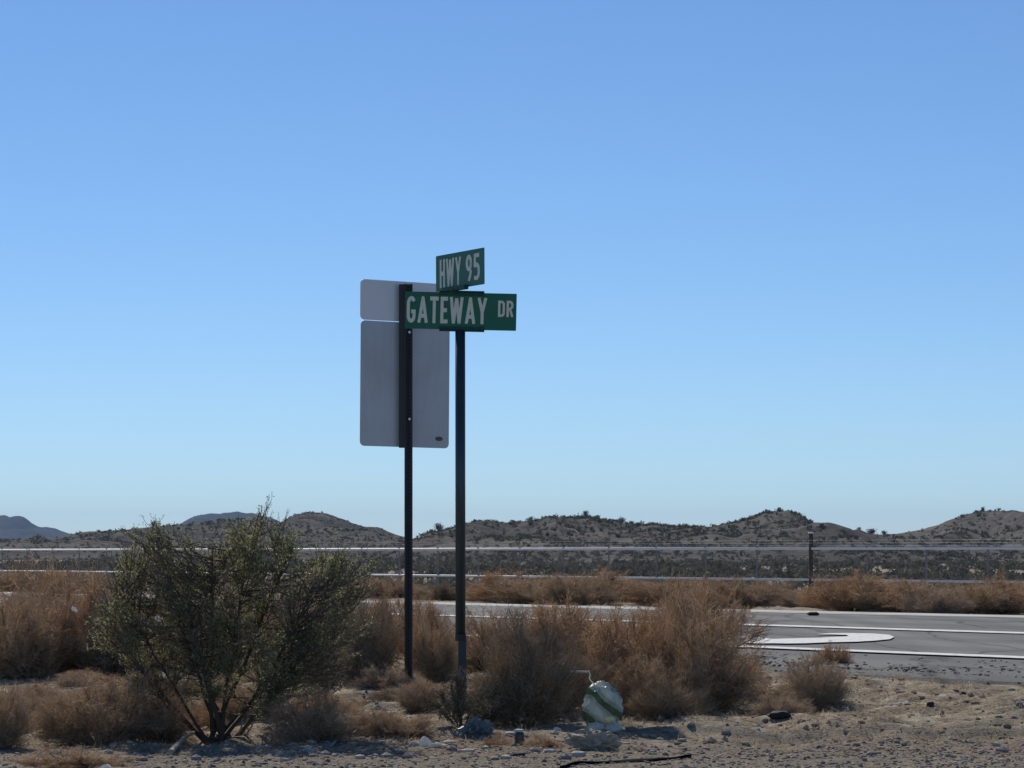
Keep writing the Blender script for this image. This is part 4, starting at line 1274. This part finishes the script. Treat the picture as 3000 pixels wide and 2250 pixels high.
# dark bottle with teal label band, standing
pq = G(1522, 2182)
bt = empty('dark_bottle', (pq.x, pq.y, float(terrain(pq.x, pq.y)))); tag(bt, 'short dark bottle with a pale teal lid standing under the dark grey bush', 'bottle')
bm = bmesh.new(); add_tube(bm, (0, 0, 0), (0, 0, 0.070), 0.026, 0.026, seg=20); add_tube(bm, (0, 0, 0.070), (0, 0, 0.082), 0.026, 0.018, seg=20)
bm_obj('bottle_body', bm, M['dark_can'], bt, smooth=False)
bm = bmesh.new(); add_tube(bm, (0, 0, 0.083), (0, 0, 0.096), 0.021, seg=20); bm_obj('lid', bm, M['cyan'], bt)

def stick(name, pts, r0, r1, mat, label, cat='stick'):
    p0 = pts[0]
    root_z = p0.z
    bm = bmesh.new()
    for i, (a, b) in enumerate(zip(pts[:-1], pts[1:])):
        t0 = i / (len(pts) - 1); t1 = (i + 1) / (len(pts) - 1)
        add_tube(bm, a - p0, b - p0, r0 * (1 - t0) + r1 * t0, r0 * (1 - t1) + r1 * t1, seg=7)
    o = bm_obj(name, bm, mat, None, p0); tag(o, label, cat); return o
stick('fallen_branch', [G(500, 2215) + Vector((0, 0, .02)), G(540, 2180) + Vector((0, 0, .035)), G(575, 2158) + Vector((0, 0, .03)), G(606, 2152) + Vector((0, 0, .04))],
      0.014, 0.006, M['stick'], 'broken grey branch lying left of the creosote stems', 'branch')
stick('fallen_branch', [G(968, 2192) + Vector((0, 0, .01)), G(1000, 2170) + Vector((0, 0, .03)), G(1030, 2168) + Vector((0, 0, .03)), G(1050, 2160) + Vector((0, 0, .045))],
      0.008, 0.005, M['stick'], 'bleached forked stick right of the tan tumbleweed', 'branch')
stick('fallen_branch', [G(1110, 1985) + Vector((0, 0, .05)), G(1135, 1995) + Vector((0, 0, .07)), G(1165, 1998) + Vector((0, 0, .06))],
      0.011, 0.008, M['stick'], 'pale stick propped at the foot of the dark twiggy bush', 'branch')
stick('dry_twig', [P(1530, 1960, 17.2), P(1565, 1967, 17.2), P(1620, 1972, 17.2), P(1680, 1966, 17.2)], 0.004, 0.003, M['stick'], 'thin bare twig reaching out of the dark grey bush above the bag', 'twig')
stick('pink_tube', [P(1674, 1967, 17.1), P(1722, 1969, 17.1)], 0.007, 0.007, M['pink'], 'faded pink cardboard tube caught in the bush above the striped bag', 'litter')
stick('fallen_branch', [G(1893, 2105) + Vector((0, 0, .01)), G(1912, 2100) + Vector((0, 0, .035)), G(1925, 2096) + Vector((0, 0, .06))], 0.006, 0.004, M['white_plastic'],
      'short white stick at the foot of the brown bushes right of the bag', 'branch')
# pale split sticks at creosote foot
for i, (a, b_) in enumerate((((700, 2150), (712, 2095)), ((706, 2152), (726, 2105)), ((718, 2155), (745, 2112)))):
    p0 = G(a[0], 2158); p1 = P(b_[0], b_[1], p0.y)
    stick('split_stem', [p0, (p0 + p1) / 2 + Vector((0.004, 0, 0)), p1], 0.006, 0.004, M['stick'],
          ['pale split stem at the creosote foot, leftmost of three', 'pale split stem at the creosote foot, middle of three', 'pale split stem at the creosote foot, rightmost of three'][i], 'stem')

# gravel: many small stones as one mesh
def ico(sub=1):
    bm = bmesh.new(); bmesh.ops.create_icosphere(bm, subdivisions=sub, radius=1)
    V = np.array([v.co[:] for v in bm.verts]); Fc = np.array([[v.index for v in f.verts] for f in bm.faces]); bm.free()
    return V, Fc
IV, IF = ico(1)
def scatter_stones(name, rng, X, Y, R, mat, label, Z=None):
    n = len(X)
    Z = terrain(X, Y) if Z is None else Z
    nz = rng.uniform(0.65, 1.25, (n, len(IV), 1))
    th = rng.uniform(0, 6.28, n); c, s = np.cos(th), np.sin(th)
    sxyz = np.stack([rng.uniform(0.8, 1.4, n), rng.uniform(0.6, 1.1, n), rng.uniform(0.35, 0.8, n)], 1)
    v = IV[None] * nz * sxyz[:, None, :] * R[:, None, None]
    vx = v[..., 0] * c[:, None] - v[..., 1] * s[:, None]; vy = v[..., 0] * s[:, None] + v[..., 1] * c[:, None]
    V = np.stack([vx + X[:, None], vy + Y[:, None], v[..., 2] + (Z + R * 0.15)[:, None]], 2).reshape(-1, 3)
    Fc = (np.arange(n)[:, None, None] * len(IV) + IF[None]).reshape(-1, 3)
    col = np.repeat(rng.random(n), len(IV))
    o = link(name, mesh_np(name, V, Fc, mat, {'v': col}))
    return tag(o, label, 'gravel', kind='stuff')
def stones_mat(name, stops):
    k = Mat(name); v = k.attr('v'); nz = k.noise(60, 3)
    c = k.ramp(v, stops)
    c = k.mix(0.25, c, k.ramp(nz, [(0.3, (0.1, 0.09, 0.085)), (0.7, (0.4, 0.38, 0.35))]))
    return k.bsdf(c, 1.0, 0, 0.03)
M['gravel'] = stones_mat('gravel_stones', [(0.0, (0.075, 0.06, 0.045)), (0.3, (0.22, 0.185, 0.145)), (0.7, (0.38, 0.325, 0.26)), (1.0, (0.64, 0.57, 0.47))])
M['soil_stones'] = stones_mat('soil_stones', [(0.0, (0.13, 0.10, 0.075)), (0.5, (0.30, 0.24, 0.175)), (1.0, (0.50, 0.44, 0.34))])
rng = np.random.default_rng(33)
n = 13000
Y = rng.uniform(13.2, 16.6, n); X = rng.uniform(-3.2, 3.4, n)
lim = 15.55 + 0.16 * X + 0.8 * vn(X, Y, 0.9, 71)
keep = rng.random(n) < np.clip((lim - Y) / 0.7, 0.06, 1)
X, Y = X[keep], Y[keep]; R = 0.004 + 0.011 * rng.random(len(X)) ** 2.5
scatter_stones('gravel', rng, X, Y, R, M['gravel'], 'grey brown roadside gravel along the bottom of the picture')
n = 9000
Y = rng.uniform(15, 26, n); X = rng.uniform(-4.5, 5.0, n)
keep = road_n(X, Y) < -1.4
X, Y = X[keep], Y[keep]; R = 0.005 + 0.026 * rng.random(len(X)) ** 4
scatter_stones('soil_pebbles', rng, X, Y, R, M['soil_stones'], 'small tan pebbles and clods strewn over the verge')

n = 9000
U = rng.uniform(-20, 14, n); Nn = -2.35 + 1.9 * rng.random(n) ** 1.6
X = ROAD0[0] + RU[0] * U + RN[0] * Nn; Y = ROAD0[1] + RU[1] * U + RN[1] * Nn
keep = vn(U * 0.35, Nn, 0.35, 91) + 0.25 > rng.random(n) * 0.6
X, Y, Nn = X[keep], Y[keep], Nn[keep]; R = 0.006 + 0.014 * rng.random(len(X)) ** 2
scatter_stones('shoulder_gravel', rng, X, Y, R, M['gravel'], 'loose dark gravel strewn on the near shoulder of the highway', Z=np.full(len(X), ROADZ - 0.012))

# countable stones
st_meshes = []
for s in range(6):
    r_ = np.random.default_rng(900 + s)
    v = IV * r_.uniform(0.75, 1.2, (len(IV), 1)) * np.array([[1.2, 0.9, 0.6]])
    st_meshes.append(mesh_np('stone', v, IF, M['stone'] if s % 3 else M['stone_pale']))
rng = np.random.default_rng(44)
for i in range(190):
    y = rng.uniform(13.9, 17.6); x = rng.uniform(-0.175, 0.175) * y
    if i > 110: y = rng.uniform(14.0, 15.9); x = rng.uniform(-0.13, 0.03) * y
    r_ = 0.013 + 0.026 * rng.random() ** 2
    o = link('stone', st_meshes[i % 6], None, (x, y, float(terrain(x, y)) + r_ * 0.15))
    o.scale = (r_, r_, r_); o.rotation_euler = (0, 0, rng.uniform(0, 6.28))
    pale = (i % 6) % 3 == 0
    px_ = 1500 + x / y * F
    where = ('below the left edge brush' if px_ < 500 else 'below the creosote stems' if px_ < 900 else 'below the tan tumbleweed' if px_ < 1250 else
             'below the two sign posts' if px_ < 1500 else 'around the rag and striped bag' if px_ < 1900 else 'below the tall brown bushes' if px_ < 2300 else
             'below the shredded white bag' if px_ < 2700 else 'in the lower right corner')
    tag(o, ('pale stone' if pale else 'grey brown stone') + ' lying loose on the gravel ' + where, 'stone', 'loose stones ' + ('pale ' if pale else 'dark ') + where)

# dead grass and straw
def blades(name, rng, X, Y, L, lean, w0, mat, label):
    n = len(X); Z = terrain(X, Y)
    az = rng.uniform(0, 6.28, n)
    h = L * np.cos(lean); o = L * np.sin(lean)
    p0 = np.stack([X, Y, Z - 0.003], 1)
    d = np.stack([np.cos(az), np.sin(az), np.zeros(n)], 1); pr = np.stack([-np.sin(az), np.cos(az), np.zeros(n)], 1)
    p1 = p0 + d * (o * 0.35)[:, None] + np.array([[0, 0, 1]]) * (h * 0.6)[:, None]
    p2 = p0 + d * o[:, None] + np.array([[0, 0, 1]]) * (h * 0.9)[:, None]
    ww = w0 * rng.uniform(0.6, 1.4, (n, 1))
    V = np.stack([p0 - pr * ww, p0 + pr * ww, p1 - pr * ww * .8, p1 + pr * ww * .8, p2], 1).reshape(-1, 3)
    b = np.arange(n)[:, None] * 5
    Fc = np.concatenate([b + np.array([[0, 1, 3]]), b + np.array([[0, 3, 2]]), b + np.array([[2, 3, 4]])])
    v = np.repeat(rng.random(n), 5)
    return tag(link(name, mesh_np(name, V, Fc, mat, {'v': v})), label, 'grass', kind='stuff')
rng = np.random.default_rng(55)
n = 62000
cx = rng.uniform(-4.2, 4.6, 1500); cy = rng.uniform(14.8, 25, 1500)
ok = (road_n(cx, cy) < -1.9) & (cy > 15.3 + 0.16 * cx + 0.5 * vn(cx, cy, 0.7, 77))
cx, cy = cx[ok], cy[ok]
ci = rng.integers(0, len(cx), n)
X = cx[ci] + rng.normal(size=n) * 0.07; Y = cy[ci] + rng.normal(size=n) * 0.07
blades('dead_grass', rng, X, Y, rng.uniform(0.02, 0.085, n), 1.5 - 0.8 * rng.random(n) ** 1.8, 0.0013, M['straw'], 'straw coloured dead grass and stalks on the verge')

rng = np.random.default_rng(57)
n = 11000
Y = rng.uniform(14.3, 24, n); X = rng.uniform(-0.19, 0.19, n) * Y
keep = (road_n(X, Y) < -2.4) & (vn(X, Y, 0.8, 81) + 0.35 > rng.random(n) * 0.7)
X, Y = X[keep], Y[keep]; n = len(X)
Z = terrain(X, Y) + 0.004
az = rng.uniform(0, 6.28, n); L_ = rng.uniform(0.03, 0.16, n) * rng.random(n) ** 0.5
A = np.stack([X, Y, Z], 1); B = A + np.stack([np.cos(az) * L_, np.sin(az) * L_, rng.uniform(-0.1, 0.35, n) * L_], 1)
V, Fc, at, av = prisms([A, B, rng.uniform(.001, .0032, n), np.full(n, .001), rng.random(n), rng.random(n), rng.random(n)])
tag(link('twig_litter', mesh_np('twig_litter', V, Fc, M['tan'], {'t': at, 'v': av})), 'broken dry twigs littering the verge and gravel edge', 'twigs', kind='stuff')

# ------------------------------------------------------------------ haze
k = Mat('thin_haze')
vol = k.n("ShaderNodeVolumePrincipled")
vol.inputs['Color'].default_value = (0.40, 0.66, 1.0, 1)
vol.inputs['Density'].default_value = 0.00004
vol.inputs['Anisotropy'].default_value = 0.0
k.l(vol.outputs[0], k.out.inputs['Volume'])
bm = bmesh.new()
add_box(bm, 0, 6500, 90, 29000, 16000, 206)
tag(bm_obj('haze', bm, k.m), 'thin pale desert haze filling the air', 'haze', kind='stuff')
